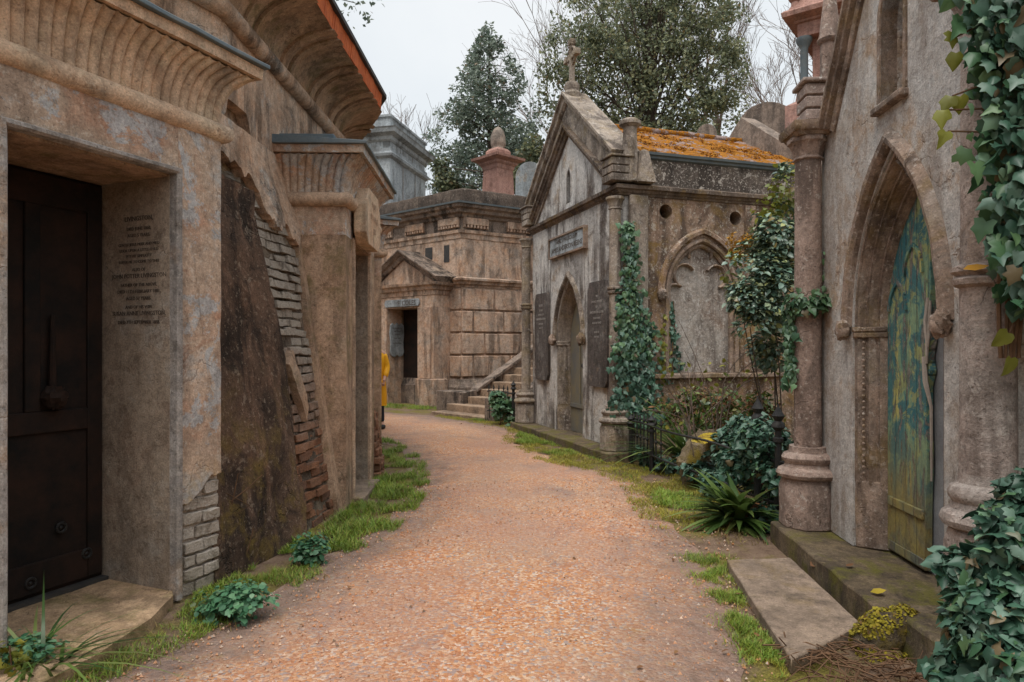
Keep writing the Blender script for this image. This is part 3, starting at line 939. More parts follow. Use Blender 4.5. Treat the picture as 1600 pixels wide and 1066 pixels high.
# rusted knocker boss and studs on the near door
mb = MB(); mb.ball((.10, dy - .05, 1.26), .062, 14, 10, .5, (1, .7, 1), 9); mb.lathe([(.05, 0), (.05, .01)], 0, 0); mb.v = mb.v
mb = MB(); mb.ball((.10, dy - .05, 1.26), .065, 16, 12, .55, (1, .75, 1), 10); mb.build('door_boss', M_door1, door1)
mb = MB(); mb.tube([(.10, dy - .03, 1.31), (.10, dy - .032, 1.75)], [.024, .012], 8); mb.build('rod', M_door1, door1)
for x, z in ((.16, .47), (.32, .27), (-.02, .19)):
    mb = MB()
    pts = [(x + .028 * math.cos(t), dy - .022, z + .028 * math.sin(t)) for t in [2 * PI * k / 14 for k in range(15)]]
    mb.tube(pts, .009, 6); mb.ball((x, dy - .015, z), .014, 8, 5)
    mb.build('bolt_ring', M_iron, door1)
RV = Matrix(((0, 0, -1, ow - .0225), (-1, 0, 0, .27), (0, 1, 0, 2.35), (0, 0, 0, 1)))
text(p1, 'inscription', [('LIVINGSTON,', 0.0415), ('DIED JUNE 1860,', 0.0293), ('AGED 5 YEARS.', 0.0293), ('', 0.0098), ('GENTLE JESUS MEEK AND MILD', 0.0256), ('LOOK UPON A LITTLE CHILD', 0.0256),
                         ('PITY MY SIMPLICITY', 0.0256), ('SUFFER ME TO COME TO THEE', 0.0256), ('', 0.0098), ('ALSO OF', 0.0293), ('JOHN POTTER LIVINGSTON', 0.0378), ('FATHER OF THE ABOVE,', 0.0293),
                         ('DIED 11TH FEBRUARY 1881,', 0.0305), ('AGED 57 YEARS.', 0.0305), ('', 0.0073), ('AND OF HIS WIFE', 0.0293), ('SUSAN ANNE LIVINGSTON,', 0.0378), ('DIED 7TH SEPTEMBER 1888.', 0.0305)], M_letter, RV, 1.42)
mb = MB()
mb.add([(-.56, -.42, 0), (.44, -.10, 0), (.455, .58, 0), (-.455, .58, 0)], [])
q = [(-.75, -.45), (-.3, -.40), (.1, -.25), (.40, -.07), (.452, .0), (.452, .60), (-.455, .60), (-.455, .02), (-.75, -.02)]
mb = MB(); mb.plate(q, (), -.05, .075, fn=lambda a, b, c: (a, b, c)); mb.build('doorstep', M_doorst, p1, bevel=.012, wear=(.07, .008))

p2, door2, *_ = porch(PH[1], 'second vault porch with rounded roll moulding and a hexagonal name tablet over the door')
M2 = Matrix(((0, 0, -1, ow - .0225), (-1, 0, 0, .24), (0, 1, 0, 1.92), (0, 0, 0, 1)))
text(p2, 'inscription', [('IN', .03), ('MEMORY', .03), ('OF', .03), ('S. MACE', .052), ('', .03), ('1868,', .034), ('BERMONDSEY', .034), ('', .05), ('1884,', .034), ('BARTON,', .034), ('', .1), ('', .1), ('ALSO', .03), ('1890', .03)], M_letter, M2, 1.55)
mb = MB()
q = [(-.58, 2.70), (-.44, 2.60), (.16, 2.60), (.30, 2.70), (.30, 2.98), (.12, 3.17), (-.40, 3.17), (-.58, 2.98)]
mb.plate(q, (), -.155, -.03); tab = mb.build('name_tablet', M_cornice, p2, bevel=.01, wear=(.08, .004))
M3 = Matrix(((1, 0, 0, -.14), (0, 0, -1, -.162), (0, 1, 0, 3.0), (0, 0, 0, 1)))
text(p2, 'tablet_inscription', [('VAULT', .085), ('OF S. MACE', .085), ('1868', .08)], M_roll, M3, 1.5)
part('doorstep', M_slab, p2, -.5, .47, -.12, .6, -.03, .07, bevel=.01)
p3, *_ = porch(PH[2], 'third vault porch, mostly hidden beyond the second one', False, 8.66)
part('doorstep', M_slab, p3, -.5, .47, -.12, .6, -.03, .07, bevel=.01)
# ------------------------------------------------------------------ gothic kit
def arch(wd, s, z0, n=12, cx=0.0, k=2.0):
    """pointed arch path from left foot up and over; radius = k*wd"""
    rho = k * wd; cxl = -wd + rho
    a_end = math.acos((rho - wd) / rho)
    L = [(cx - wd, z0)] if z0 < s else []
    L += [(cx + cxl - rho * math.cos(a_end * i / n), s + rho * math.sin(a_end * i / n)) for i in range(n + 1)]
    Rr = [(2 * cx - x, z) for x, z in L[:-1]][::-1]
    return L + Rr


XZ = lambda a, b, c: (a, c, b)


def amold(path, prof, fn=XZ):
    """prof (out away from the opening, y)"""
    mb = MB(); mb.mold(path, [(-o, y) for o, y in prof], fn=fn); return mb


def face_boss(t, name, c, r, mat):
    mb = MB(); mb.ball(c, r, 14, 10, .45, (1, .8, 1.15), 9)
    return mb.build(name, mat, t)


def doorway(t, wy, s, ww, dw, dd, z0, matm, k=2.0, sub=1.0):
    """stepped orders from half width ww at wall plane wy in to dw, dd deep"""
    N = 3
    mb = MB()
    for i in range(N):
        a = ww - (ww - dw) * i / N; b = ww - (ww - dw) * (i + 1) / N
        y = wy + .012 + dd * i / N; st = a - b; dy_ = dd / N
        pth = arch(b, s, z0 + .45, 14, k=k)
        mb.mold(pth, [(-o, y_) for o, y_ in [(st + .008, wy + dd + .05), (st + .008, y), (st * .72, y), (st * .62, y + dy_ * .95), (st * .36, y + dy_ * .95), (st * .30, y + dy_ * .25), (st * .15, y + dy_ * .08), (0, y + dy_ * .3), (0, wy + dd + .05)]], fn=XZ)
    mb.build('arch_order', matm, t)
    for sg in (-1, 1):       # plain foot blocks under the orders
        mb = MB()
        q = [(sg * ww, wy + .015), (sg * (ww - .02), wy + .01), (sg * dw, wy + dd - .01), (sg * dw, wy + dd + .06), (sg * ww, wy + dd + .06)]
        mb.plate(q, (), z0, z0 + .46, fn=lambda a, b, c: (a, b, c))
        mb.build('jamb_foot', matm, t, bevel=.015, wear=(.08, .008))
    for sg in (-1, 1):       # impost caps
        mb = MB()
        q = [(sg * (ww + .0), wy - .012), (sg * (ww - .03), wy - .016), (sg * (dw - .012), wy + dd - .03), (sg * (dw - .012), wy + dd), (sg * ww, wy + dd)]
        mb.plate(q, (), s - .035, s + .0, fn=lambda a, b, c: (a, b, c)); mb.plate([(x * .998, y + .008) for x, y in q], (), s - .075, s - .037, fn=lambda a, b, c: (a, b, c))
        mb.build('impost', matm, t, bevel=.008)
    mb = MB()
    pth = arch(ww + .012, s, s, 16, k=k)
    mb.mold(pth, [(-o, y_) for o, y_ in [(0, wy + .02), (0, wy - .03), (.02, wy - .055), (.05, wy - .06), (.085, wy - .02), (.09, wy + .02)]], fn=XZ)
    mb.build('hood_mould', matm, t, wear=(.05, .006))


def column(t, x, y, z0, ring_z, cap_z, matc, r=.12, drop=0, bk=1.0):
    mb = MB()
    c = mb.lathe([(r, z0 + .6), (r * .97, ring_z - .05)], x, y, 20); mb.lathe([(r * .97, ring_z + .05), (r * .92, cap_z - .06)], x, y, 20)
    col = mb.build('column_shaft', matc, t, wear=(.12, .004))
    mb = MB(); mb.lathe([(.215 * bk, z0 - drop), (.215 * bk, z0 + .30), (.19 * bk, z0 + .37)], x, y, 8, PI / 8); mb.build('column_base', matc, col, bevel=.01, wear=(.08, .006))
    mb = MB(); mb.lathe([(.185 * bk, z0 + .37), (.222 * bk, z0 + .385), (.235 * bk, z0 + .41), (.222 * bk, z0 + .44), (.18 * bk, z0 + .46), (.17 * bk, z0 + .49), (.19 * bk, z0 + .51), (.195 * bk, z0 + .535), (.18 * bk, z0 + .56), (.145 * bk, z0 + .575), (.14 * bk, z0 + .6), (.14 * bk, z0 + .62)], x, y, 24)
    mb.build('base_moulding', matc, col, wear=(.06, .006))
    mb = MB(); mb.lathe([(r * .97, ring_z - .055), (r * 1.2, ring_z - .04), (r * 1.25, ring_z - .015), (r * 1.08, ring_z), (r * 1.3, ring_z + .02), (r * 1.3, ring_z + .04), (r * .97, ring_z + .055)], x, y, 22)
    mb.build('shaft_ring', matc, col, wear=(.05, .004))
    mb = MB(); mb.lathe([(r * .92, cap_z - .07), (r * 1.15, cap_z - .055), (r * 1.0, cap_z - .035), (r * 1.1, cap_z), (r * 1.32, cap_z + .06), (r * 1.5, cap_z + .075), (r * 1.5, cap_z + .11)], x, y, 8, PI / 8)
    mb.build('column_capital', matc, col, bevel=.005)
    return col


def corner_block(t, x, y, z0, w_, h, mat, n=3):
    mb = MB()
    for i in range(n):
        a, b = z0 + h * i / n, z0 + h * (i + 1) / n
        mb.box(x - w_, x + w_, y - w_, y + w_, a + .005, b - .012); mb.box(x - w_ + .014, x + w_ - .014, y - w_ + .014, y + w_ - .014, a - .0, b)
    mb.box(x - w_ - .025, x + w_ + .025, y - w_ - .025, y + w_ + .025, z0 + h, z0 + h + .03)
    return mb.build('corner_block', mat, t, bevel=.008, wear=(.07, .004))


# ------------------------------------------------------------------ near right mausoleum
gx = Vector((-.0709, -.9975))
gm = thing('gothic_mausoleum', 'grey gothic mausoleum on the right with flaking green and blue pointed door', 'mausoleum', (2.24, 4.225, 0), gx)
WY = .11; S0, WW, DWd = 1.70, .57, .445
z0 = .17
mb = MB()
lanc = arch(.15, 3.62, 3.10, 8)
mb.plate([(-1.14, z0)] + [(-1.14, 3.19), (-.90, 3.19), (0, 4.55), (.90, 3.19), (1.14, 3.19), (1.14, z0)] + [(WW, z0)] + arch(WW, S0, z0 + .01, 16, k=2.3)[::-1] + [(-WW, z0)], [lanc], WY, WY + .34)
mb.build('front_wall', M_right, gm)
part('lancet_back', M_right, gm, -.22, .22, WY + .14, WY + .33, 3.04, 4.0)
mb = MB(); mb.box(-.2, .2, WY - .05, WY + .1, 3.045, 3.095); mb.build('lancet_sill', M_gmold, gm, bevel=.012, wear=(.05, .004))
mb = amold(arch(.15, 3.62, 3.10, 8), [(0, WY + .1), (0, WY - .012), (.035, WY - .012), (.035, WY + .1)]); mb.build('lancet_frame', M_gmold, gm)
mb = MB(); mb.box(-1.14, -.95, WY + .345, 3.2, z0, 3.15); mb.box(.95, 1.14, WY + .345, 3.2, z0, 3.15); mb.box(-.948, .948, 3.0, 3.2, z0, 3.15)
mb.build('side_wall', M_keens, gm)
for sg in (-1, 1):
    mb = MB(); mb.add([(sg * 1.22, WY + .36, 3.152), (sg * 1.22, 3.3, 3.152), (0, 3.3, 4.56), (0, WY + .36, 4.56), (sg * 1.22, WY + .36, 3.05), (sg * 1.22, 3.3, 3.05), (0, 3.3, 4.45), (0, WY + .36, 4.45)],
                      [(0, 1, 2, 3), (4, 7, 6, 5), (0, 4, 5, 1), (1, 5, 6, 2), (2, 6, 7, 3), (3, 7, 4, 0)])
    mb.build('roof_slope', M_roof, gm)
doorway(gm, WY, S0, WW, DWd, .17, z0, M_gmold, k=2.3)
for sg, nm in ((-1, 'label_stop'), (1, 'label_stop')):
    face_boss(gm, nm, (sg * (WW + .06), WY - .05, S0 - .02), .062, M_gmold)
for sg in (-1, 1):
    mb = MB()
    for i in range(24):
        mb.ball((sg * .505, WY + .045, z0 + .52 + i * .041), .0115, 6, 4)
    mb.build('bead_string', M_gmold, gm)
# door leaf: boards, kick rail, blind tracery, broken right edge
dy_ = WY + .178
mb = MB()
o_ = arch(DWd + .005, S0, z0 + .02, 14, k=2.3)
cut = [(x, z) for x, z in o_]
BS = -.215
i0 = len(cut)
right = [(.245, z0 + .02), (.25, .6), (.265, .85), (.255, 1.1), (.235, 1.32), (.275, 1.42), (.25, 1.5), (.285, 1.62), (.262, 1.74), (.275, 1.86), (.29, 1.92)]
right = [(x + BS + (.02 if z > 1.3 else 0), z) for x, z in right] + [(.085, 2.1), (.09, 2.28), (.05, 2.4)]
leftpart = [p for p in cut if p[0] < .01]
mb.plate(leftpart + right[::-1], (), dy_, dy_ + .045)
leaf = mb.build('door', M_gdoor, gm, bevel=.004)
M_inner = plain('bare_inner_wood', (.26, .27, .28), (.19, .19, .2), .85, 0, 5, .5)
mb = MB(); mb.plate(arch(DWd + .02, S0, z0, 14, k=2.3), (), dy_ + .055, dy_ + .08); mb.build('inner_panel', M_inner, leaf)
mb = MB(); mb.box(-.42, .03, dy_ - .018, dy_ + .002, .50, .56); mb.build('middle_rail', M_gdoor, leaf, bevel=.006); mb = MB(); mb.box(-.42, .03, dy_ - .008, dy_ + .001, .20, .26); mb.build('kick_rail', M_gdoor, leaf, bevel=.006)
for cx_, w_, s_ in ((-.30, .10, 1.80), (-.10, .10, 2.02)):
    mb = amold(arch(w_, s_, s_, 8, cx_), [(0, dy_ + .002), (0, dy_ - .014), (.022, dy_ - .014), (.022, dy_ + .002)]); mb.build('tracery', M_gdoor, leaf)
M_split = plain('split_wood', (.42, .36, .31), (.3, .25, .21), .85, 0, 7)
mb = MB()
mb.tube([(0.067, dy_ + .0, 1.86), (0.055, dy_ - .01, 1.72), (0.077, dy_ - .012, 1.6), (0.067, dy_ - .01, 1.46)], [.012, .014, .012, .008], 6)
mb.tube([(0.090, dy_ + .0, 1.84), (0.100, dy_ - .01, 1.7), (0.095, dy_ - .012, 1.62), (0.080, dy_ - .01, 1.56)], [.008, .009, .009, .008], 6)
mb.tube([(0.040, dy_ - .01, 1.5), (0.075, dy_ - .02, 1.35), (0.090, dy_ + .005, 1.2), (0.085, dy_ + .01, .75)], [.014, .016, .010, .006], 6)
mb.build('split_edge', M_split, leaf)
# corner columns, blocks, pinnacles
for sg in (-1, 1):
    column(gm, sg * 1.128, 0, z0 if sg < 0 else .36, 1.88, 3.08, M_rightc if sg < 0 else M_rcol, .104 if sg < 0 else .112, 0 if sg < 0 else .36, 1.0 if sg < 0 else .80)
    corner_block(gm, sg * 1.108, .05, 3.30, .11, .29, M_lich2)
    mb = MB(); mb.lathe([(.072, 3.3), (.07, 3.93), (.085, 3.94), (.095, 3.965), (.085, 3.985), (.078, 4.0), (.012, 4.6)], sg * 1.128, .165, 8, PI / 8)
    mb.build('pinnacle', M_rightc, gm)
# moulded string at capital level turning up the gable, with dark mouldings
rake = [(-1.30, 3.19), (-.985, 3.19), (0, 4.52), (.985, 3.19), (1.30, 3.19)]
pr = [(-.005, .34), (-.005, WY - .02), (.015, WY - .035), (.03, WY - .035), (.036, WY - .005), (.05, WY - .005), (.056, WY - .065), (.085, WY - .07), (.09, WY - .10), (.12, WY - .10), (.125, .34)]
mb = amold([(-.875, 3.17), (0, 4.50), (.875, 3.17)], pr); mb.build('gable_coping', M_gmold, gm, wear=(.12, .004))
for sg in (-1, 1):
    mb = MB()
    pa = [(-.15, .12), (-.15, -.15), (.15, -.15), (.15, .12)]
    mb.mold([(sg * 1.128 + x, y + .03) for x, y in pa], [(-.05, 3.19), (.0, 3.19), (.015, 3.215), (.03, 3.22), (.045, 3.25), (.045, 3.285), (0, 3.296), (-.05, 3.296)]); mb.build('block_moulding', M_gmold, gm)
part('flank_wall', M_right, gm, 1.145, 2.3, .2, 3.2, -.05, 3.6, bevel=.02, wear=(.15, .01))
# step
mb = MB(); mb.box(-1.26, .62, -.25, .5, -.05, z0 - .004); mb.build('door_step', M_step, gm, bevel=.012, wear=(.09, .008))
mb = MB(); mb.box(.622, 1.4, -.2, .5, -.05, z0 + .03); mb.build('pier_footing', M_step, gm, bevel=.02, wear=(.08, .015))
mb = MB(); mb.box(-1.3, -.0, .505, .6, -.05, z0 - .01); mb.build('threshold', M_step, gm)

# ledger slab lying in front of the step
lg = MB()
q = [(1.325, 3.235), (1.875, 3.66), (1.965, 4.83), (1.50, 4.78)]
lg.plate(q, (), .0, .075, fn=lambda a, b, c: (a, b, c))
o = tag(lg.build('stone_slab', M_slab, None, bevel=.008, wear=(.1, .006)), 'worn flat stone slab lying in the grass before the mausoleum step', 'slab')

# ------------------------------------------------------------------ central gabled mausoleum
kx = Vector((.307, -.952)).normalized()
kc = thing('gabled_mausoleum', 'gabled mausoleum with a cross, slate tablets and orange mossy roof beside the path', 'mausoleum', (.855, 11.325, 0), kx)
KW = 1.80; WY = .10; zb = .14; D = 3.75
mb = MB()
lz = arch(.075, 4.40, 3.98, 6)
mb.plate([(-KW, zb), (-KW, 3.90), (0, 5.42), (KW, 3.90), (KW, zb)] + [(.56, zb)] + arch(.56, 1.68, zb + .01, 16, k=2.2)[::-1] + [(-.56, zb)], [lz], WY, WY + .32)
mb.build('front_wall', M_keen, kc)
part('lancet_back', M_keen, kc, -.14, .14, WY + .1, WY + .3, 3.92, 4.62)
mb = amold(arch(.075, 4.40, 3.98, 6), [(0, WY + .08), (0, WY - .01), (.03, WY - .01), (.03, WY + .08)]); mb.build('lancet_frame', M_keen, kc)
doorway(kc, WY, 1.68, .56, .42, .20, zb, M_keenc, k=2.2)
for sg in (-1, 1): face_boss(kc, 'label_stop', (sg * .63, WY - .06, 1.70), .085, M_gmold)
mb = MB(); mb.plate(arch(.43, 1.68, zb, 14, k=2.2), (), WY + .205, WY + .26); kd = mb.build('door', M_keendoor, kc)
mb = MB(); mb.box(-.39, .39, WY + .18, WY + .207, .56, .62); mb.box(-.02, .02, WY + .19, WY + .207, .62, 2.3); mb.build('door_rail', M_keendoor, kd)
mb = MB(); mb.ball((.24, WY + .16, 1.27), .045, 12, 8); mb.tube([(.24, WY + .21, 1.27), (.24, WY + .16, 1.27)], .02); mb.build('door_knob', M_iron, kd)
# side and rear walls
PY0, PY1 = .9, 2.02
ymid, wh = 1.46, .56
SX = KW + .02
tre_s, tre_z0 = 2.38, 1.20
hole = arch(wh, tre_s, tre_z0, 12, ymid, k=1.35)
circ = lambda c, z, r, n=16: [(c + r * math.cos(2 * PI * k / n), z + r * math.sin(2 * PI * k / n)) for k in range(n)]
mb = MB()
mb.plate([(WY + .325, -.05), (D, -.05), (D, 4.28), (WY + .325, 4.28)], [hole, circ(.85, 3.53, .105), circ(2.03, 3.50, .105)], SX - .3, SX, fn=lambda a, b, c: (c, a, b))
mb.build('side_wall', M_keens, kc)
part('window_panel', M_keenp, kc, SX - .28, SX - .085, ymid - wh - .05, ymid + wh + .05, tre_z0 - .05, 3.3)
part('vent_back', M_dark, kc, SX - .35, SX - .29, .6, 2.3, 3.3, 3.75)
YZ = lambda a, b, c: (c, a, b)
mb = MB()
for o0_, y0_, y1_ in ((0, SX + .02, SX - .1), (-.06, SX - .03, SX - .1)):
    mb.mold(arch(wh, tre_s, tre_z0, 14, ymid, k=1.35), [(-(o0_ + a), b) for a, b in [(0, y1_), (0, y0_ - .02), (.02, y0_), (.055, y0_), (.07, y0_ - .02), (.07, y1_)]], fn=YZ)
mb.build('window_moulding', M_gmold, kc, wear=(.06, .004))
mb = MB(); mb.mold(arch(wh + .10, tre_s, tre_s, 14, ymid, k=1.35), [(-a, b) for a, b in [(0, SX - .02), (0, SX + .05), (.05, SX + .06), (.08, SX + .02), (.08, SX - .02)]], fn=YZ)
mb.build('hood_mould', M_keens, kc, wear=(.06, .005))
face_boss(kc, 'label_stop', (SX + .04, ymid - wh - .14, tre_s - .05), .08, M_gmold)
# trefoil cusps
mb = MB()
px_ = SX - .083
for cy_, cz_, r_, a0_, a1_ in ((ymid - .27, 2.62, .17, 30, 250), (ymid + .27, 2.62, .17, -70, 150), (ymid, 2.93, .19, -15, 195), (ymid - .43, 2.36, .13, 60, 190), (ymid + .43, 2.36, .13, -10, 120)):
    pth = [(cy_ + r_ * math.cos(R(t)), cz_ + r_ * math.sin(R(t))) for t in np.linspace(a1_, a0_, 12)]
    mb.mold(pth, [(-.02, px_), (-.015, px_ + .04), (.0, px_ + .055), (.015, px_ + .04), (.02, px_)], fn=YZ)
mb.build('trefoil_tracery', M_gmold, kc)
part('sill_string', M_gmold, kc, SX - .02, SX + .07, .45, D, 1.12, 1.19, bevel=.012, wear=(.1, .005))
part('side_pilaster', M_keens, kc, SX - .01, SX + .05, 2.18, 2.36, 1.192, 3.70, bevel=.015, wear=(.12, .006))
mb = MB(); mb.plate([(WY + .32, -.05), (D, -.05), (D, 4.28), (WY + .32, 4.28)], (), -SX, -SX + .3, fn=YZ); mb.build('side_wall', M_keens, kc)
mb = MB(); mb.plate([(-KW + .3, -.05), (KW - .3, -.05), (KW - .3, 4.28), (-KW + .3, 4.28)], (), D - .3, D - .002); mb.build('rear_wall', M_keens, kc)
mb = MB(); mb.plate([(-KW - .1, 4.27), (KW + .1, 4.27), (KW + .1, 4.42), (0, 5.75), (-KW - .1, 4.42)], (), D - .28, D + .02); mb.build('rear_gable', M_headb, kc, bevel=.02, wear=(.2, .01))
# string course and black lichened parapet down the side, gutter
path = [(-SX - .02, D), (-SX - .02, WY), (SX + .02, WY), (SX + .02, D)]
mb = MB(); mb.mold(path, [(-.1, 3.72), (.0, 3.72), (.015, 3.75), (.03, 3.755), (.05, 3.79), (.085, 3.80), (.09, 3.85), (.03, 3.88), (-.1, 3.88)]); mb.build('string_course', M_kmold, kc, wear=(.15, .004))
for sg in (1, -1):
    mb = MB(); mb.box(min(sg * (SX - .12), sg * (SX + .015)), max(sg * (SX - .12), sg * (SX + .015)), .5, D - .29, 3.884, 4.25); mb.build('parapet', M_lich, kc)
    mb = MB(); mb.mold([(sg * (SX + .015), .5), (sg * (SX + .015), D - .29)][::sg], [(-.2, 4.252), (.0, 4.252), (.03, 4.27), (.035, 4.30), (.07, 4.31), (.08, 4.345), (-.2, 4.36)]); mb.build('gutter', M_slate, kc)
    mb = MB(); x1 = sg * (SX + .03)
    mb.add([(x1, .42, 4.36), (x1, D - .285, 4.36), (0, D - .285, 5.30), (0, .42, 5.30), (x1, .42, 4.28), (x1, D - .285, 4.28), (0, D - .285, 5.2), (0, .42, 5.2)],
           [(0, 1, 2, 3), (4, 7, 6, 5), (0, 4, 5, 1), (1, 5, 6, 2), (2, 6, 7, 3), (3, 7, 4, 0)])
    mb.build('roof_slope', M_roof, kc, wear=(.07, .03))
P = []
while len(P) < 4200:
    u_, y_ = rng.random(), rng.uniform(.45, D - .3)
    q_ = Vector((u_ * 5, y_ * 4, 1.1))
    if noise.noise(q_) + .5 * noise.noise(q_ * 2.7) > .12 + .35 * (u_ > .5) * (u_ - .5): P.append((SX + .02 - u_ * (SX + .02), y_, 4.365 + .94 * u_ + .015 * rng.random()))
P = np.array(P); n_ = len(P)
tag(leaves('roof_moss', leafmat('orange_roof_moss', [(.30, .10, .012), (.40, .16, .015), (.20, .07, .012), (.46, .24, .03)], .9, .05, .2), kc, P, rdir(n_) + np.array((.3, 0, .1)), rdir(n_) * .7 + np.array((.45, 0, .9)), .018 + .022 * rng.random(n_), tmpl_quad(.45)), kind='stuff')
mb = MB(); mb.tube([(0, .42, 5.31), (0, 1.8, 5.32), (0, D - .285, 5.31)], .055, 10); mb.build('ridge_roll', M_roof, kc, wear=(.08, .01))
# gable copings: outer bold coping and inner moulded pediment
pr = [(-.0, .40), (-.0, WY - .05), (.03, WY - .09), (.10, WY - .10), (.115, WY - .14), (.15, WY - .14), (.16, .40)]
mb = amold([(-1.78, 4.22), (0, 5.62), (1.78, 4.22)], pr); mb.build('gable_coping', M_keenc, kc, wear=(.12, .005))
mb = MB(); mb.plate([(-1.80, 3.885), (-1.80, 4.24), (0, 5.66), (1.80, 4.24), (1.80, 3.885), (1.55, 3.885), (0, 5.15), (-1.55, 3.885)], (), WY - .035, WY + .005); mb.build('gable_band', M_keenc, kc)
pr = [(0, WY), (0, WY - .04), (.025, WY - .06), (.05, WY - .06), (.06, WY - .09), (.09, WY - .10), (.105, WY - .13), (.14, WY - .13), (.145, WY)]
mb = amold([(-1.62, 3.89), (0, 5.10), (1.62, 3.89)], pr); mb.build('pediment_moulding', M_kmold, kc, wear=(.12, .004))
# cross finial
mb = MB(); mb.lathe([(.16, 5.70), (.17, 5.78), (.12, 5.84), (.13, 5.93), (.10, 5.98)], 0, .15, 8, PI / 8)
fin = mb.build('finial_base', M_keenc, kc)
mb = MB()
mb.box(-.042, .042, .11, .19, 5.96, 6.64); mb.box(-.18, .18, .115, .185, 6.36, 6.47)
for x, z in ((-.20, 6.415), (.20, 6.415), (0, 6.65)):
    mb.box(x - .055, x + .055, .10, .20, z - .05, z + .05)
for i in range(20):
    t0_, t1_ = 2 * PI * i / 20, 2 * PI * (i + 1) / 20
mb.mold([(.15 * math.cos(2 * PI * k / 20), 6.415 + .15 * math.sin(2 * PI * k / 20)) for k in range(20)], [(-.018, .125), (.018, .125), (.018, .175), (-.018, .175)], closed=True, fn=XZ)
mb.build('cross', M_keenc, fin, bevel=.012, wear=(.06, .004))
# corners
for sg in (-1, 1):
    column(kc, sg * 1.9, 0, zb, 2.36, 3.55, M_keenc, .088)
    corner_block(kc, sg * 1.80, .08, 3.884, .16, .34, M_keenc)
    mb = MB(); mb.lathe([(.12, 3.9), (.095, 4.66), (.11, 4.67), (.155, 4.70), (.155, 4.75), (.10, 4.785), (.05, 4.79)], sg * 1.86, .25, 16); mb.build('pinnacle', M_keenc, kc, wear=(.08, .004))
    mb = MB(); mb.lathe([(.19, 3.885), (.18, 3.93), (.08, 4.33), (.03, 4.36)], sg * 1.90, .44, 4, PI / 4); mb.build('sloped_cap', M_keenc, kc, wear=(.08, .004))
mb = MB(); mb.box(SX - .0, SX + .09, .24, .52, zb, 3.72); mb.build('corner_buttress', M_keenc, kc, bevel=.02, wear=(.12, .006))
# slate tablets
for sg in (-1, 1):
    c0, c1 = sorted((sg * .85, sg * 1.55))
    q = [(c0 + .08, .98), (c0, 1.10), (c0, 2.42), (c0 + .08, 2.56), (c1 - .08, 2.56), (c1, 2.42), (c1, 1.10), (c1 - .08, .98)]
    mb = MB(); mb.plate(q, (), WY - .055, WY - .002); tb = mb.build('slate_tablet', M_tablet, kc, bevel=.006)
    Mt = Matrix(((1, 0, 0, (c0 + c1) / 2), (0, 0, -1, WY - .058), (0, 1, 0, 2.32), (0, 0, 0, 1)))
    text(tb, 'inscription', [('IN', .05), ('LOVING MEMORY', .05), ('OF', .05), ('ANDERSON KEENS', .055), ('WHO DIED', .045), ('AGED 64 YEARS', .045), ('', .04), ('ALSO OF', .045), ('HIS WIFE', .045)] if sg > 0 else
         [('SACRED', .055), ('TO THE', .05), ('MEMORY OF', .05), ('ANDERSON KEENS', .055), ('WHO DIED', .045), ('AGED 70', .045)], M_letw, Mt, 1.6)
mb = MB(); mb.box(-.76, .74, WY - .05, WY - .002, 3.14, 3.46); np_ = mb.build('name_panel', M_marble, kc, bevel=.01)
mb = MB(); mb.mold([(.76, 3.12), (.76, 3.48), (-.78, 3.48), (-.78, 3.12)], [(-.03, WY - .075), (.0, WY - .075), (.0, WY), (-.03, WY)], closed=True, fn=XZ); mb.build('panel_frame', M_gmold, np_)
text(np_, 'lettering', [('FAMILY MAUSOLEUM', .10), ('JAMES ANDERSON KEENS', .115)], M_letter, Matrix(((1, 0, 0, -.01), (0, 0, -1, WY - .053), (0, 1, 0, 3.345), (0, 0, 0, 1))), 1.35)
# kerb in front, running on under the railings
mb = MB(); mb.box(-2.1, 2.16, -.26, .6, -.05, zb - .004); mb.build('plinth_kerb', M_step, kc, bevel=.015, wear=(.12, .012))

# ------------------------------------------------------------------ rear tan mausoleum with pediment
P1 = Vector((-1.35, 18.2)); ux = Vector((.77, -.64)).normalized(); uy = Vector((-ux.y, ux.x))
cm = thing('stone_mausoleum', 'tan ashlar mausoleum at the path end with pediment porch and dark parapet', 'mausoleum', (P1.x, P1.y, 0), ux)
rs = Vector((.85, .52)).normalized(); rl = (rs.dot(ux), rs.dot(uy))
rb = (rl[0] * 4.6, rl[1] * 4.6)
foot = [(-4.6, 4.2), (-4.6, 0), (0, 0), rb]
body = lambda e: [(-4.6, 4.2), (-4.6, -e), (0 + e * .7, -e), (rb[0] + e * .9, rb[1] - e * .3)]
mb = MB(); mb.plate([(-4.6, 0), (0, 0), rb, (-2, 5.5), (-4.6, 4.5)], (), 0, 5.30, fn=lambda a, b, c: (a, b, c)); mb.build('body_wall', M_coles, cm)


def courses(mb, A, B, z0_, nrow, h, dep, joint=.05, seed=1, start=0.0):
    A = Vector(A); B = Vector(B); L = (B - A).length; d = (B - A) / L; nn = Vector((d.y, -d.x))
    rnd = random.Random(seed)
    for r_ in range(nrow):
        s = 0.0
        first = True
        while s < L - .05:
            ln = rnd.choice((.75, .95, 1.15)) if not first else rnd.choice((.35, .7, 1.0)); first = False
            e = min(L, s + ln)
            if L - e < .25: e = L
            a = A + d * (s + joint * .5 * (s > 0)); b = A + d * (e - joint * .5 * (e < L))
            q = [a - nn * .03, b - nn * .03, b + nn * dep, a + nn * dep]
            zz = z0_ + r_ * h
            mb.add([(p.x, p.y, z_) for z_ in (zz + joint * .5, zz + h - joint * .5) for p in q], [(0, 3, 2, 1), (4, 5, 6, 7), (0, 1, 5, 4), (1, 2, 6, 5), (2, 3, 7, 6), (3, 0, 4, 7)])
            s = e


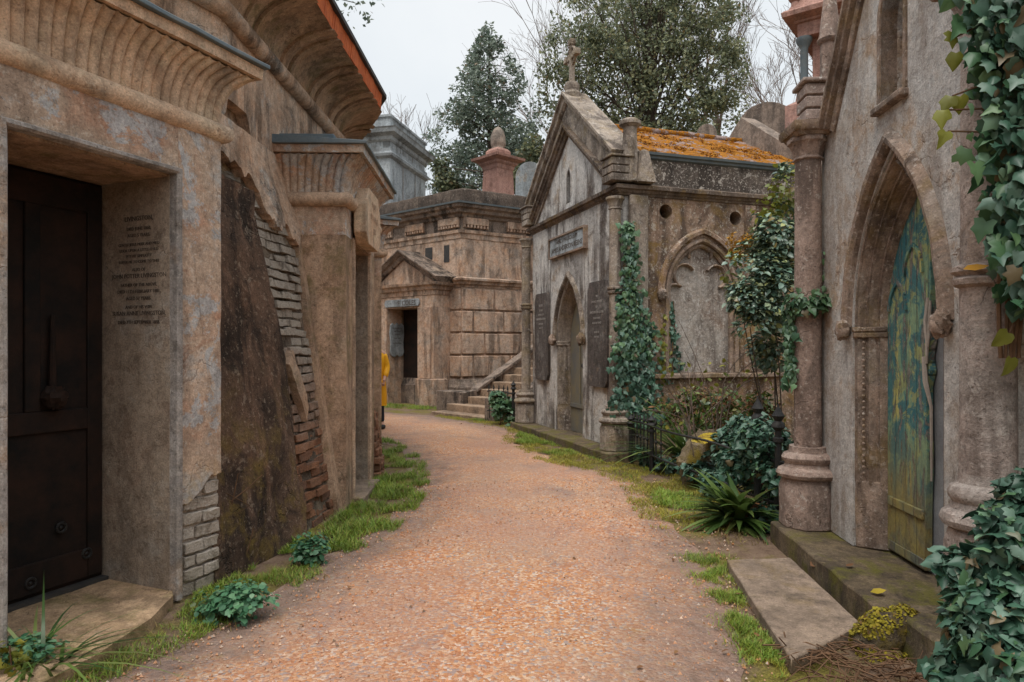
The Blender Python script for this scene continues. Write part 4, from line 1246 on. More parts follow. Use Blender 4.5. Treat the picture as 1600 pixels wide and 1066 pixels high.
mb = MB(); courses(mb, (0, 0), rb, .78, 4, .60, .045, seed=3); mb.build('rusticated_blocks', M_coles, cm, bevel=.02, wear=(.2, .01))
mb = MB(); courses(mb, (-.40, 0), (0, 0), .78, 4, .60, .045, seed=5); mb.build('rusticated_blocks', M_coles, cm, bevel=.02, wear=(.2, .01))
mb = MB(); courses(mb, (-4.6, 0), (-2.9, 0), .78, 4, .6, .045, seed=6); mb.build('rusticated_blocks', M_coles, cm, bevel=.02, wear=(.2, .01))
fp = [(-4.6, 0), (0, 0), rb]
mb = MB(); mb.mold(fp, [(-.1, 0), (.14, 0), (.14, .52), (.10, .56), (.07, .70), (.03, .74), (-.1, .74)]); mb.build('plinth', M_colesd, cm, wear=(.3, .012))
mb = MB(); mb.mold(fp, [(-.1, 3.20), (.02, 3.20), (.03, 3.25), (.09, 3.28), (.10, 3.34), (.17, 3.37), (.18, 3.42), (.04, 3.47), (-.1, 3.47)]); mb.build('string_course', M_coles, cm, wear=(.3, .008))
mb = MB(); mb.mold(fp, [(-.1, 4.50), (.02, 4.50), (.03, 4.62), (.07, 4.64), (.08, 4.72), (-.1, 4.72)]); mb.build('architrave', M_coles, cm, wear=(.3, .008))
mb = MB(); mb.mold(fp, [(-.1, 4.722), (.05, 4.722), (.055, 5.02), (.12, 5.06), (.14, 5.12), (.24, 5.16), (.26, 5.24), (.34, 5.28), (.36, 5.36), (-.1, 5.36)]); mb.build('cornice', M_colesd, cm, wear=(.3, .008))
for A, B, cnt in (((-4.6, 0), (0, 0), 5), ((0, 0), rb, 5)):
    A = Vector(A); B = Vector(B); d = (B - A).normalized(); nn = Vector((d.y, -d.x)); L = (B - A).length
    for k in range(cnt):
        s = L - .02 - 1.35 * k if A.x < -1 else .02 + 1.35 * k
        sg = -1 if A.x < -1 else 1
        mb = MB()
        for (ss, se, z_0, z_1, dp_) in [(0, .75, 4.86, 5.05, .13)] + [(i * .1, i * .1 + .06, 4.78, 4.86, .12) for i in range(8)]:
            a = A + d * (s + sg * ss); b = A + d * (s + sg * se)
            q = [a, b, b + nn * dp_, a + nn * dp_]
            mb.add([(p.x, p.y, z_) for z_ in (z_0, z_1) for p in q], [(0, 3, 2, 1), (4, 5, 6, 7), (0, 1, 5, 4), (1, 2, 6, 5), (2, 3, 7, 6), (3, 0, 4, 7)])
        mb.build('dentil_block', M_coles, cm, bevel=.01)
mb = MB(); mb.mold(fp, [(-.6, 5.362), (.40, 5.362), (.41, 5.405), (-.6, 5.47)]); mb.build('slate_edge', M_slate, cm)
mb = MB(); mb.mold(fp, [(-.5, 5.45), (-.12, 5.45), (-.12, 5.84), (-.15, 5.88), (-.5, 5.88)]); mb.build('parapet', M_parap, cm, wear=(.2, .02))
mb = MB(); mb.plate([(-4.4, .4), (-.4, .4), (rb[0] - .6, rb[1] - .1), (-2, 5), (-4.4, 4.2)], (), 5.31, 5.36, fn=lambda a, b, c: (a, b, c)); mb.build('flat_roof', M_dark, cm)
for x in (-.55, -1.25):
    part('wall_hole', M_dark, cm, x - .14 if x < -1 else x - .1, x + .14 if x < -1 else x + .1, -.012, .05, 4.02 if x < -1 else 3.9, 4.36)
# porch
PX0, PX1, PYF = -2.85, -.40, -.62
ox0, ox1 = -2.26, -1.02
for x0_, x1_ in ((PX0, ox0), (ox1, PX1)):
    part('porch_pier', M_coles, cm, x0_, x1_, PYF, .02, .0, 2.66, wear=(.25, .008))
    part('pier_base', M_coles, cm, x0_ - .05, x1_ + (.05 if x1_ > -1 else -.03), PYF - .07, PYF + .1 if x1_ < -1 else -.15, .0, .75, bevel=.03, wear=(.2, .008))
    part('pilaster', M_coles, cm, x0_ + .1 if x0_ < -2.5 else x0_ + .02, x1_ - .02 if x0_ < -2.5 else x1_ - .1, PYF - .04, PYF + .02, .752, 2.66, bevel=.01)
part('porch_lintel', M_coles, cm, PX0, PX1, PYF, .02, 2.662, 2.98)
mb = MB(); mb.mold([(PX0, .0), (PX0, PYF), (PX1, PYF), (PX1, .0)], [(-.1, 2.982), (.02, 2.982), (.03, 3.1), (.07, 3.12), (.09, 3.2), (.16, 3.24), (.18, 3.31), (-.1, 3.32)]); mb.build('porch_cornice', M_coles, cm, wear=(.25, .006))
mx_ = (PX0 + PX1) / 2
mb = MB(); mb.plate([(PX0 + .05, 3.322), (PX1 - .05, 3.322), (mx_, 4.0)], (), PYF + .05, .02); mb.build('tympanum', M_coles, cm)
pr = [(-.02, .02), (-.02, PYF - .02), (.03, PYF - .05), (.07, PYF - .06), (.09, PYF - .13), (.15, PYF - .17), (.17, PYF - .2), (.2, PYF - .2), (.22, .02)]
mb = amold([(PX0 - .16, 3.27), (mx_, 4.02), (PX1 + .16, 3.27)], pr); mb.build('pediment_moulding', M_colesd, cm, wear=(.2, .01))
mb = MB(); q = [(ox0 - .05, 2.70), (ox0 - .1, 2.80), (ox0 - .05, 2.90), (ox1 + .05, 2.90), (ox1 + .1, 2.80), (ox1 + .05, 2.70)]
mb.plate(q, (), PYF - .05, PYF - .002); pl = mb.build('name_plate', M_marble, cm, bevel=.01)
text(pl, 'lettering', [('F. COLES', .19)], M_letter, Matrix(((1, 0, 0, -1.42), (0, 0, -1, PYF - .053), (0, 1, 0, 2.735), (0, 0, 0, 1))))
part('door', M_door1, cm, ox0 + .004, ox1 - .004, -.05, -.004, .05, 2.655)
mb = MB()
q = [(.0, 1.32), (.05, 1.22), (.16, 1.18), (.24, 1.25), (.32, 1.18), (.43, 1.22), (.48, 1.32), (.46, 1.6), (.49, 1.85), (.47, 2.08), (.40, 2.14), (.30, 2.08), (.24, 2.16), (.18, 2.08), (.08, 2.14), (.01, 2.08), (-.01, 1.85), (.02, 1.6)]
mb.plate([(PYF + .05 + a * 1.05, z + .13) for a, z in q], (), ox0, ox0 + .05, fn=YZ); stb = mb.build('scroll_tablet', M_marble, cm, bevel=.01)
text(stb, 'inscription', [('IN MEMORY OF', .05), ('FREDERICK', .05), ('COLES', .06), ('DIED 1876', .05), ('', .03), ('REST IN PEACE', .045)], M_letter, Matrix(((0, 0, 1, ox0 + .053), (1, 0, 0, PYF + .30), (0, 1, 0, 2.11), (0, 0, 0, 1))), 1.75)

# ------------------------------------------------------------------ stairs
sx_ = Vector((.68, -.733)).normalized()
st = thing('stone_staircase', 'worn stone steps climbing between the tan mausoleum and the gabled one', 'staircase', (-1.90, 16.0, 0), sx_)
SW = 1.95; NS = 15
for i in range(NS):
    mb = MB(); x0_ = 0 if i == 0 else .12
    mb.box(x0_, SW, i * .37, i * .37 + .60, .165 * i - .1 if i else -.05, .085 + .165 * i)
    mb.build('step', M_stepc, st, bevel=.015, wear=(.15, .006))
mb = MB(); mb.box(-.62, .42, .62, 1.15, -.05, .52); mb.build('cheek_block', M_colesd, st, bevel=.02, wear=(.15, .012))
mb = MB(); mb.plate([(.62, -.05), (6, -.05), (6, 2.9), (5.6, 2.9), (1.0, .56), (.62, .5)], (), .30, .46, fn=lambda a, b, c: (c + .0, a, b)); mb.build('stair_string', M_colesd, st)
mb = MB(); q = [(1.0, .525), (1.02, .60), (5.6, 2.99), (5.64, 2.9)]
mb.plate(q, (), .24, .52, fn=lambda a, b, c: (c, a, b)); mb.build('sloping_coping', M_colesd, st, bevel=.015, wear=(.2, .01))
mb = MB(); mb.box(SW - .02, SW + .35, .0, .75, -.05, .50); mb.build('cheek_block', M_colesd, st, bevel=.02, wear=(.15, .012))
mb = MB(); mb.plate([(.752, -.05), (6, -.05), (6, 2.7), (5.6, 2.7), (.752, .5)], (), SW, SW + .25, fn=lambda a, b, c: (c, a, b)); mb.build('stair_string', M_colesd, st)

# ------------------------------------------------------------------ monuments on the upper ground
def molded_box(t, name, mat, w_, d_, levels):
    """levels: (half-scale offset, z) silhouette swept round a w x d rectangle"""
    mb = MB()
    for (o0, za), (o1, zb_) in zip(levels, levels[1:]):
        a = [(-w_ - o0, -d_ - o0), (w_ + o0, -d_ - o0), (w_ + o0, d_ + o0), (-w_ - o0, d_ + o0)]
        b = [(-w_ - o1, -d_ - o1), (w_ + o1, -d_ - o1), (w_ + o1, d_ + o1), (-w_ - o1, d_ + o1)]
        mb.add([(x, y, za) for x, y in a] + [(x, y, zb_) for x, y in b], [(0, 1, 5, 4), (1, 2, 6, 5), (2, 3, 7, 6), (3, 0, 4, 7)])
    f, l = levels[0], levels[-1]
    mb.add([(x, y, z) for (o_, z) in (f, l) for x, y in [(-w_ - o_, -d_ - o_), (w_ + o_, -d_ - o_), (w_ + o_, d_ + o_), (-w_ - o_, d_ + o_)]], [(0, 3, 2, 1), (4, 5, 6, 7)])
    return mb.build(name, mat, t, bevel=.015)


gxd = Vector((.97, -.232)).normalized()
gyd = Vector((.232, .97))
cn = Vector((-3.92, 22.0))
cc = cn - gxd * 2.0 + gyd * 1.6
gt = thing('great_tomb', 'large pale grey marble tomb rising behind the ring wall', 'tomb', (cc.x, cc.y, 2.5), gxd)
W_, D_ = 2.0, 1.6
molded_box(gt, 'base', M_marble, W_, D_, [(.3, -1), (.3, .6), (.15, .8), (.0, .9), (0, 5.25)])
molded_box(gt, 'frieze_band', M_marble, W_, D_, [(.01, 5.20), (.10, 5.26), (.12, 5.34), (.05, 5.42), (.05, 5.52)])
molded_box(gt, 'frieze', M_marble, W_, D_, [(-.02, 5.5), (-.02, 5.75)])
molded_box(gt, 'cornice', M_marble, W_, D_, [(.0, 5.75), (.06, 5.8), (.08, 5.9), (.24, 5.98), (.27, 6.1), (.30, 6.14), (.05, 6.2)])
molded_box(gt, 'attic', M_marble, W_, D_, [(.0, 6.18), (.0, 6.50), (.05, 6.53), (.05, 6.60), (-.1, 6.66)])
mb = MB()
for x in (-1.0, 0, 1.0): mb.box(x - .02, x + .02, -D_ - .006, -D_ + .01, 1.0, 5.2)
for y in (-.55, .55): mb.box(W_ - .01, W_ + .006, y - .02, y + .02, 1.0, 5.2); mb.box(W_ - .03, W_ - .014, y - .2, y - .17, 5.5, 5.75)
mb.build('panel_joint', M_colesd, gt)

pk = thing('granite_pedestal', 'pink granite pedestal with a stepped cap and carved urn-shaped top behind the parapet', 'monument', (-.48, 23.6, 3.72), (.72, .69))
molded_box(pk, 'pedestal', M_pink, .37, .37, [(.25, -1.5), (.25, .9), (.15, 1.0), (.10, 1.2), (.0, 3.95)])
molded_box(pk, 'cap', M_pink, .36, .36, [(.0, 3.95), (.03, 4.0), (.05, 4.1), (.12, 4.16), (.14, 4.22), (.30, 4.30), (.32, 4.38), (.05, 4.48), (-.05, 4.52)])
molded_box(pk, 'upper_step', M_pink, .27, .27, [(.04, 4.5), (.04, 4.62), (.0, 4.68), (-.04, 4.72)])
mb = MB(); mb.lathe([(.24, 4.7), (.22, 4.78), (.26, 4.9), (.25, 5.15), (.21, 5.32), (.10, 5.45), (.02, 5.5)], 0, 0, 8); mb.build('carved_top', M_headb, pk, wear=(.05, .02))


def headstone(label, x, y, z, w_, h, th, xd, mat, shoulder=False, bury=.6):
    mb = MB()
    pts = [(-w_, -bury)] + [(-w_, h - w_)] + [(w_ * math.cos(t), h - w_ + w_ * math.sin(t) * 1.0) for t in np.linspace(PI, 0, 15)][1:-1] + [(w_, h - w_), (w_, -bury)]
    mb.plate(pts, (), -th / 2, th / 2)
    o = mb.build('headstone', mat, None, bevel=.025, wear=(.15, .01))
    o.location = (x, y, z); o.rotation_euler = (0, 0, math.atan2(xd[1], xd[0]))
    return tag(o, label, 'headstone')


headstone('grey round-topped headstone above the parapet, left one beside the gable', .52, 19.6, 2.7, .42, 4.2, .2, (.9, -.43), M_headst, bury=1.5)
headstone('darker grey headstone close against the gable, right of its paler neighbour', .94, 19.45, 2.7, .30, 4.2, .28, (.55, .83), M_headst, bury=1.5)
headstone('big brown round-topped headstone behind the far end of the mossy roof', 5.45, 14.6, 2.0, .62, 4.75, .5, (.9, -.43), M_headb, bury=3)
headstone('small pale headstone tip peeping over the mossy ridge', 4.70, 16.5, 2.6, .24, 4.35, .2, (.97, -.2), M_headb, bury=3)

gp = thing('granite_monument', 'pink granite monument with dark colonnettes behind the near mausoleum', 'monument', (6.38, 13.0, 1.2), (.80, -.6))
molded_box(gp, 'base', M_pink, .75, .75, [(.15, -1.5), (.15, 4.9), (.0, 5.0), (-.02, 5.15)])
part('shaft', M_pink, gp, -.50, .50, -.50, .50, 5.15, 6.22)
for sx2 in (-1, 1):
    for sy2 in (-1, 1):
        mb = MB(); mb.lathe([(.10, 5.15), (.11, 5.2), (.075, 5.24), (.07, 6.0), (.085, 6.03), (.13, 6.12), (.15, 6.16), (.15, 6.2)], sx2 * .62, sy2 * .62, 14); mb.build('colonnette', M_slate, gp)
molded_box(gp, 'entablature', M_pink, .72, .72, [(.0, 6.202), (.0, 6.45), (.04, 6.47), (.06, 6.5), (.22, 6.56), (.24, 6.64), (.20, 6.68)])
molded_box(gp, 'roof', M_pink, .55, .55, [(.32, 6.68), (.0, 7.3), (-.1, 7.9), (-.3, 8.3)])
for sx2 in (-1, 1):
    mb = MB(); mb.ball((sx2 * .75, -.75, 6.98), .13, 12, 8); mb.lathe([(.1, 6.68), (.08, 6.8), (.06, 6.9)], sx2 * .75, -.75, 10); mb.build('ball_finial', M_pink, gp)
# ------------------------------------------------------------------ plants
FY = 1067.0


def at(px, py, Y):
    return ((px - 800) / FY * Y, Y, 1.55 + (545 - py) / FY * Y)


def blobs_at(lst, depth=.8):
    """(px, py, Y, rx_px, ry_px) -> world ellipsoids"""
    out = []
    for px, py, Y, rx, ry in lst:
        x, y, z = at(px, py, Y); k = Y / FY
        out.append((x, y, z, rx * k, (rx + ry) * .5 * k * depth, ry * k))
    return out


def stems(name, mat, parent, base, blobs, n, r0=.012):
    mb = MB()
    for i in range(n):
        b = blobs[i % len(blobs)]
        e = Vector((b[0] + random.uniform(-.5, .5) * b[3], b[1] + random.uniform(-.5, .5) * b[4], b[2] + random.uniform(-.2, .6) * b[5]))
        s = Vector(base) + Vector((random.uniform(-.04, .04), random.uniform(-.04, .04), 0))
        m = (s + e) / 2 + Vector((random.uniform(-.1, .1), random.uniform(-.1, .1), .1)) * (e - s).length
        pts = [s * (1 - t) ** 2 + m * 2 * t * (1 - t) + e * t * t for t in [k / 6 for k in range(7)]]
        mb.tube(pts, [r0 * (1 - .7 * k / 6) for k in range(7)], 5)
    return mb.build(name, mat, parent)


def plant(name, label, cat, loc, group=None):
    return thing(name, label, cat, loc, (1, 0), group)


def rel(blobs, loc):
    return [(b[0] - loc[0], b[1] - loc[1], b[2] - loc[2], b[3], b[4], b[5]) for b in blobs]


# holly shrub between the two gothic mausoleums
loc = (2.95, 7.5, 0)
t = plant('holly_shrub', 'glossy bluish green holly shrub growing between the two gothic mausoleums', 'shrub', loc)
bl = rel(blobs_at([(1155, 410, 7.3, 22, 30), (1200, 460, 7.3, 62, 66), (1205, 545, 7.5, 36, 34), (1168, 470, 7.2, 34, 44), (1235, 400, 7.5, 44, 60), (1192, 410, 7.4, 42, 45), (1215, 370, 7.4, 46, 56), (1238, 315, 7.5, 26, 45), (1165, 450, 7.3, 26, 30), (1240, 460, 7.6, 50, 80), (1175, 505, 7.2, 30, 28), (1228, 275, 7.5, 16, 24)]), loc)
bush('foliage', L_holly, t, bl, 9500, .068, tmpl_oval(.3, .10, .1), gap=-.06, fq=3.5, up=1.1)
bl2 = rel(blobs_at([(1225, 300, 7.45, 30, 40), (1200, 330, 7.4, 26, 22), (1150, 400, 7.3, 16, 12), (1140, 430, 7.3, 12, 10)]), loc)
bush('young_foliage', L_ivyy, t, bl2, 240, .07, tmpl_oval(.3, .1, .1), gap=-.3, fq=4, up=.6)
bush('orange_foliage', L_oran, t, rel(blobs_at([(1160, 378, 7.6, 24, 17), (1150, 395, 7.6, 14, 12)]), loc), 500, .035, tmpl_quad(), gap=-.3, fq=6)
stems('stem', M_bark, t, (.05, .1, 0), bl, 6, .011)


def ivy_strip(rows, Yf, n, size, tm=None, thick=.06, nd=(-.15, -1, .25)):
    """rows (py, px0, px1): leaves over a wall strip whose surface depth is Yf(px)"""
    P = []
    ys = [r[0] for r in rows]
    wts = np.array([(r[2] - r[1] + rows[i + 1][2] - rows[i + 1][1]) * (rows[i + 1][0] - r[0]) for i, r in enumerate(rows[:-1])], float); wts /= wts.sum()
    for _ in range(n):
        i = rng.choice(len(wts), p=wts); f = rng.random()
        py = ys[i] + (ys[i + 1] - ys[i]) * f
        a = rows[i][1] + (rows[i + 1][1] - rows[i][1]) * f; b = rows[i][2] + (rows[i + 1][2] - rows[i][2]) * f
        px = a + (b - a) * np.clip(rng.normal(.5, .27), -.15, 1.15)
        Y = Yf(px) - thick * rng.random()
        P.append(at(px, py, Y))
    P = np.array(P)
    Nn = np.array(nd) + rng.normal(size=(n, 3)) * .38
    T = np.array((0, -.3, -1.0)) + rng.normal(size=(n, 3)) * .45
    return P, T, Nn, size * (.55 + .75 * rng.random(n))


ks = lambda px: 9.40 + max(0, px - 965) * .0066
t = plant('ivy', 'thick column of ivy climbing the right corner of the gabled mausoleum', 'ivy', (1.6, 9.4, 0))
O = np.array((1.6, 9.4, 0))
P, T, Nn, S = ivy_strip([(345, 978, 990), (380, 976, 992), (430, 974, 994), (470, 970, 1000), (510, 966, 1020), (560, 962, 1026), (640, 962, 1034), (665, 980, 1030)], ks, 1250, .085, thick=.09)
leaves('foliage', L_ivy, t, P - O, T, Nn, S, tmpl_ivy())
P, T, Nn, S = ivy_strip([(345, 968, 992), (400, 972, 996), (480, 966, 1006), (560, 960, 1030)], lambda p: ks(p) - .05, 430, .075)
leaves('pale_foliage', L_ivyl, t, P - O, T, Nn, S, tmpl_ivy())
mb = MB()
for k in range(9):
    px = 975 + k * 5
    pts = [Vector(at(982 + (px - 982) * (1 - q) + 3 * math.sin(q * 9 + k), 660 - q * (300 if k < 4 else 160), ks(px) + .0)) - Vector(O) for q in [i / 14 for i in range(15)]]
    mb.tube(pts, [.012 * (1 - .6 * i / 14) for i in range(15)], 5)
mb.build('stem', M_stem, t)
for lab, mt, rows, n in (('thin strand of dark ivy beside the trefoil window', L_ivy, [(470, 1048, 1054), (520, 1046, 1058), (560, 1048, 1066), (610, 1046, 1076)], 190),
                         ('thin yellowish ivy strand between the thick ivy and the trefoil window', L_ivyy, [(490, 1036, 1042), (540, 1030, 1044), (600, 1028, 1050)], 150)):
    sd = lambda px: 9.40 + (px - 965) * .0066
    P, T, Nn, S = ivy_strip(rows, sd, n, .065)
    o0 = P.mean(0); o0[2] = 0
    tt = plant('ivy', lab, 'ivy', tuple(o0))
    leaves('foliage', mt, tt, P - o0, T, Nn, S, tmpl_ivy())
    mb = MB(); mb.tube([Vector(at(rows[0][1] + 4 + 2 * math.sin(i), rows[0][0] + (rows[-1][0] - rows[0][0] + 25) * i / 9, sd(1045) + .0)) - Vector(o0) for i in range(10)], .007, 5); mb.build('stem', M_stem, tt)

# ivy wreath on the left column of the near mausoleum
cxw, cyw = 2.32, 5.35
t = plant('ivy', 'small ivy wrapped round the column ring of the near mausoleum', 'ivy', (cxw, cyw, 1.88))
P = []; Nn = []
for _ in range(260):
    a = rng.uniform(PI * .75, PI * 2.05); r = rng.uniform(.115, .19)
    P.append((r * math.cos(a), r * math.sin(a), rng.normal(.03, .035))); Nn.append((math.cos(a) * .7, math.sin(a) * .7, .6))
for _ in range(150):
    z = -rng.random() ** .8 * .62; a = rng.normal(PI * .98, .22)
    P.append((.14 * math.cos(a) + rng.normal(0, .02), .14 * math.sin(a) + rng.normal(0, .02), z)); Nn.append((-.3, -.8, .4))
for _ in range(40):
    z = rng.random() * .45; P.append((.13 + rng.normal(0, .015), -.02 + rng.normal(0, .02), z)); Nn.append((-.3, -.8, .4))
n = len(P)
leaves('foliage', L_ivyl, t, P, np.array((0, -.2, -1)) + rng.normal(size=(n, 3)) * .5, np.array(Nn) + rng.normal(size=(n, 3)) * .35, .055 * (.5 + .8 * rng.random(n)), tmpl_ivy())
mb = MB()
mb.tube([(.118 * math.cos(a), .118 * math.sin(a), .05 * math.sin(a * 3)) for a in np.linspace(PI * .7, PI * 2.1, 14)], .006, 5)
mb.tube([(-.118 + .01 * math.sin(i), .02, -i * .07) for i in range(10)], .005, 5); mb.build('stem', M_stem, t)

# big-leaved ivy over the right pier
t = plant('ivy', 'large-leaved ivy hanging over the right edge of the near mausoleum', 'ivy', (2.2, 2.95, 1.5))
O = np.array((2.2, 2.95, 1.5))
yr = lambda px: 3.0 - (px - 1540) * .0011
P, T, Nn, S = ivy_strip([(-60, 1500, 1640), (40, 1500, 1640), (70, 1535, 1640), (180, 1540, 1640), (330, 1560, 1650), (430, 1568, 1650), (480, 1580, 1650)], yr, 1050, .068, thick=.22)
leaves('foliage', L_ivy, t, P - O, T, Nn, S, tmpl_ivy())
P, T, Nn, S = ivy_strip([(-40, 1470, 1600), (30, 1478, 1600), (60, 1500, 1600), (150, 1520, 1600), (250, 1495, 1600), (330, 1530, 1600), (430, 1550, 1600), (480, 1560, 1620)], lambda p: yr(p) - .08, 170, .075, thick=.14)
leaves('front_foliage', L_ivyl, t, P - O, T, Nn, S, tmpl_ivy())
Q = np.array([at(px, py, 2.85) for px, py in ((1488, 50), (1494, 82), (1486, 150), (1474, 172), (1478, 205), (1500, 150), (1575, 520), (1580, 560))])
for k in range(8):
    leaves('yellow_leaf', L_ivyy, t, Q[k:k + 1] - O, np.array([(-.3, 0, -1)]) + rng.normal(size=(1, 3)) * .25, np.array([(-.2, -1, .2)]) + rng.normal(size=(1, 3)) * .2, [.075 + .004 * (k % 4)], tmpl_ivy())
mb = MB()
for k in range(13):
    px0, px1 = 1600 + random.uniform(-30, 40), 1600 + random.uniform(-40, 40)
    pts = [Vector(at(px0 + (px1 - px0) * q + 10 * math.sin(q * 7 + k), -80 + 640 * q, yr(1600) - .02)) - Vector(O) for q in [i / 16 for i in range(17)]]
    mb.tube(pts, .006 + .004 * random.random(), 5)
for a, b in (((1600, 130), (1488, 150)), ((1590, 190), (1478, 172)), ((1590, 230), (1482, 205)), ((1590, 30), (1490, 60)), ((1600, 490), (1570, 540))):
    p, q = Vector(at(*a, 2.9)), Vector(at(*b, 2.86)); mb.tube([p - Vector(O), (p + q) / 2 + Vector((0, 0, .03)) - Vector(O), q - Vector(O)], .004, 5)
mb.build('stem', M_stem, t)

# ivy bush at the lower right
loc = (2.1, 2.55, 0)
t = plant('ivy_bush', 'dense dark ivy bush at the foot of the right pier in the foreground', 'ivy', loc)
bl = rel(blobs_at([(1590, 850, 2.55, 75, 80), (1545, 900, 2.6, 55, 70), (1580, 980, 2.5, 90, 90), (1520, 960, 2.6, 40, 60), (1600, 1060, 2.4, 110, 80), (1500, 1050, 2.6, 45, 45), (1600, 770, 2.6, 40, 40), (1490, 880, 2.65, 26, 26)]), loc)
bush('foliage', L_ivy, t, bl, 3600, .054, tmpl_ivy(), gap=-.25, fq=4, up=.5, power=.4)
bush('front_foliage', L_ivyl, t, bl, 330, .054, tmpl_ivy(), gap=-.3, fq=4, up=.5, power=.12)
stems('stem', M_stem, t, (.05, .1, 0), bl, 18, .01)

# overgrown patch behind the railings
loc = (2.3, 7.3, 0)
t = plant('ground_ivy', 'sprawling blue-green ivy smothering the railings between the mausoleums', 'ivy', loc)
bl = rel(blobs_at([(1150, 715, 6.35, 40, 36), (1185, 690, 6.1, 34, 40), (1120, 745, 6.9, 26, 24), (1205, 740, 5.85, 26, 50), (1085, 735, 7.5, 26, 16), (1150, 700, 7.3, 42, 40), (1192, 725, 6.7, 42, 50), (1220, 775, 6.0, 26, 45), (1175, 670, 7.2, 35, 30), (1110, 735, 7.6, 28, 30), (1050, 722, 8.4, 28, 22), (1010, 712, 8.9, 22, 16), (1215, 690, 6.5, 22, 35), (1200, 812, 5.8, 26, 28), (1135, 760, 7.0, 40, 34)]), loc)
bush('foliage', L_ivy, t, bl, 6200, .06, tmpl_ivy(), gap=-.14, fq=4, up=.7)
bush('pale_foliage', L_ivyl, t, bl, 520, .055, tmpl_ivy(), gap=-.2, fq=4, up=.7, power=.15)
stems('stem', M_stem, t, (0, 0, 0), bl, 24, .008)

# hart's tongue fern
loc = (1.97, 5.95, .03)
t = plant('strap_fern', 'green strap-leaved fern with long glossy fronds beside the verge', 'fern', loc)
n = 105
az = rng.uniform(PI * .45, PI * 1.75, n); el = rng.uniform(.15, 1.25, n)
T = np.stack([np.cos(az) * np.cos(el), np.sin(az) * np.cos(el), np.sin(el)], 1)
Nn = np.stack([-np.cos(az) * np.sin(el), -np.sin(az) * np.sin(el), np.cos(el)], 1)
P = rng.normal(size=(n, 3)) * .05; P[:, 2] = abs(P[:, 2])
leaves('frond', L_fern, t, P, T, -Nn, .36 + .28 * rng.random(n), tmpl_blade(.085, .45, 7))
n = 12
az = rng.uniform(0, 2 * PI, n); T = np.stack([np.cos(az), np.sin(az), -.1 + 0 * az], 1)
leaves('dead_frond', L_dead, t, rng.normal(size=(n, 3)) * .05 + np.array((0, 0, .12)), T, np.array((0, 0, -1)) + rng.normal(size=(n, 3)) * .3, .3 + .15 * rng.random(n), tmpl_blade(.05, .5, 6))


def strap_clump(label, loc, n, ln, wd, mat, name='strap_leaf_plant', bend=.6, lean=(.5, 1.35), cat='plant'):
    t = plant(name, label, cat, loc)
    az = rng.uniform(0, 2 * PI, n); el = rng.uniform(*lean, n)
    T = np.stack([np.cos(az) * np.cos(el), np.sin(az) * np.cos(el), np.sin(el)], 1)
    Nn = np.stack([-np.cos(az) * np.sin(el), -np.sin(az) * np.sin(el), np.cos(el)], 1)
    P = rng.normal(size=(n, 3)) * .06; P[:, 2] = 0
    leaves('blade', mat, t, P, T, -Nn, ln * (.55 + .7 * rng.random(n)), tmpl_blade(wd, bend, 6))
    return t


x, y, z = at(1075, 650, 8.8)
t = strap_clump('clump of long grassy strap leaves below the trefoil window', (x, y, .05), 230, 1.15, .02, L_fern)
loc = at(1075, 690, 8.9)[:2] + (0,)
t = plant('bracken', 'brown and green tangle of bracken under the trefoil window sill', 'bracken', loc)
bl = rel(blobs_at([(1050, 640, 8.9, 30, 26), (1095, 630, 8.9, 32, 28), (1140, 635, 8.6, 34, 28), (1185, 640, 8.2, 30, 30), (1120, 660, 8.3, 40, 22)], .6), loc)
bush('foliage', L_dead, t, bl, 900, .07, tmpl_oval(.16, .03, .2), gap=-.1, fq=5, up=.3)
bush('green_foliage', L_fern, t, bl, 1300, .08, tmpl_oval(.2, .04, .2), gap=-.1, fq=5, up=.4)
stems('stem', M_stem, t, (0, 0, 0), bl, 20, .006)
# brambles
t = plant('bramble', 'bare arching bramble stems tangled before the trefoil window', 'bramble', at(1110, 700, 8.2)[:2] + (.0,))
lo = Vector(at(1110, 700, 8.2)[:2] + (0,))
mb = MB()
for k in range(26):
    s = Vector(at(1110 + random.uniform(-40, 60), 720, 8.2 + random.uniform(-.6, .6))); s.z = .05
    e = Vector(at(1110 + random.uniform(-110, 130), random.uniform(520, 680), s.y + random.uniform(-.5, .5)))
    m = (s + e) / 2 + Vector((0, 0, random.uniform(.3, .7)))
    mb.tube([s * (1 - q) ** 2 + m * 2 * q * (1 - q) + e * q * q - lo for q in [i / 9 for i in range(10)]], [.008 * (1 - .6 * i / 9) for i in range(10)], 4)
for (a, b, c) in [((1130, 600), (1160, 520), (1245, 548)), ((1120, 640), (1150, 555), (1245, 540)), ((1110, 620), (1090, 560), (1060, 500)), ((1100, 650), (1150, 600), (1240, 560)), ((1170, 690), (1150, 660), (1135, 640))]:
    s, m, e = (Vector(at(*p, 7.8)) for p in (a, b, c)); s2 = Vector((lo.x, lo.y - .3, .1))
    mb.tube([s2 - lo] + [s * (1 - q) ** 2 + m * 2 * q * (1 - q) + e * q * q - lo for q in [i / 9 for i in range(10)]], [.008] + [.007 * (1 - .5 * i / 9) for i in range(10)], 4)
mb.build('stem', M_twig, t)
P = np.array([at(1110 + rng.uniform(-80, 120), rng.uniform(560, 680), 8.1) for _ in range(110)]) - np.array(lo)
leaves('foliage', L_ivyy, t, P, rdir(110), rdir(110) + np.array((0, 0, .8)), .05 + .04 * rng.random(110), tmpl_oval())


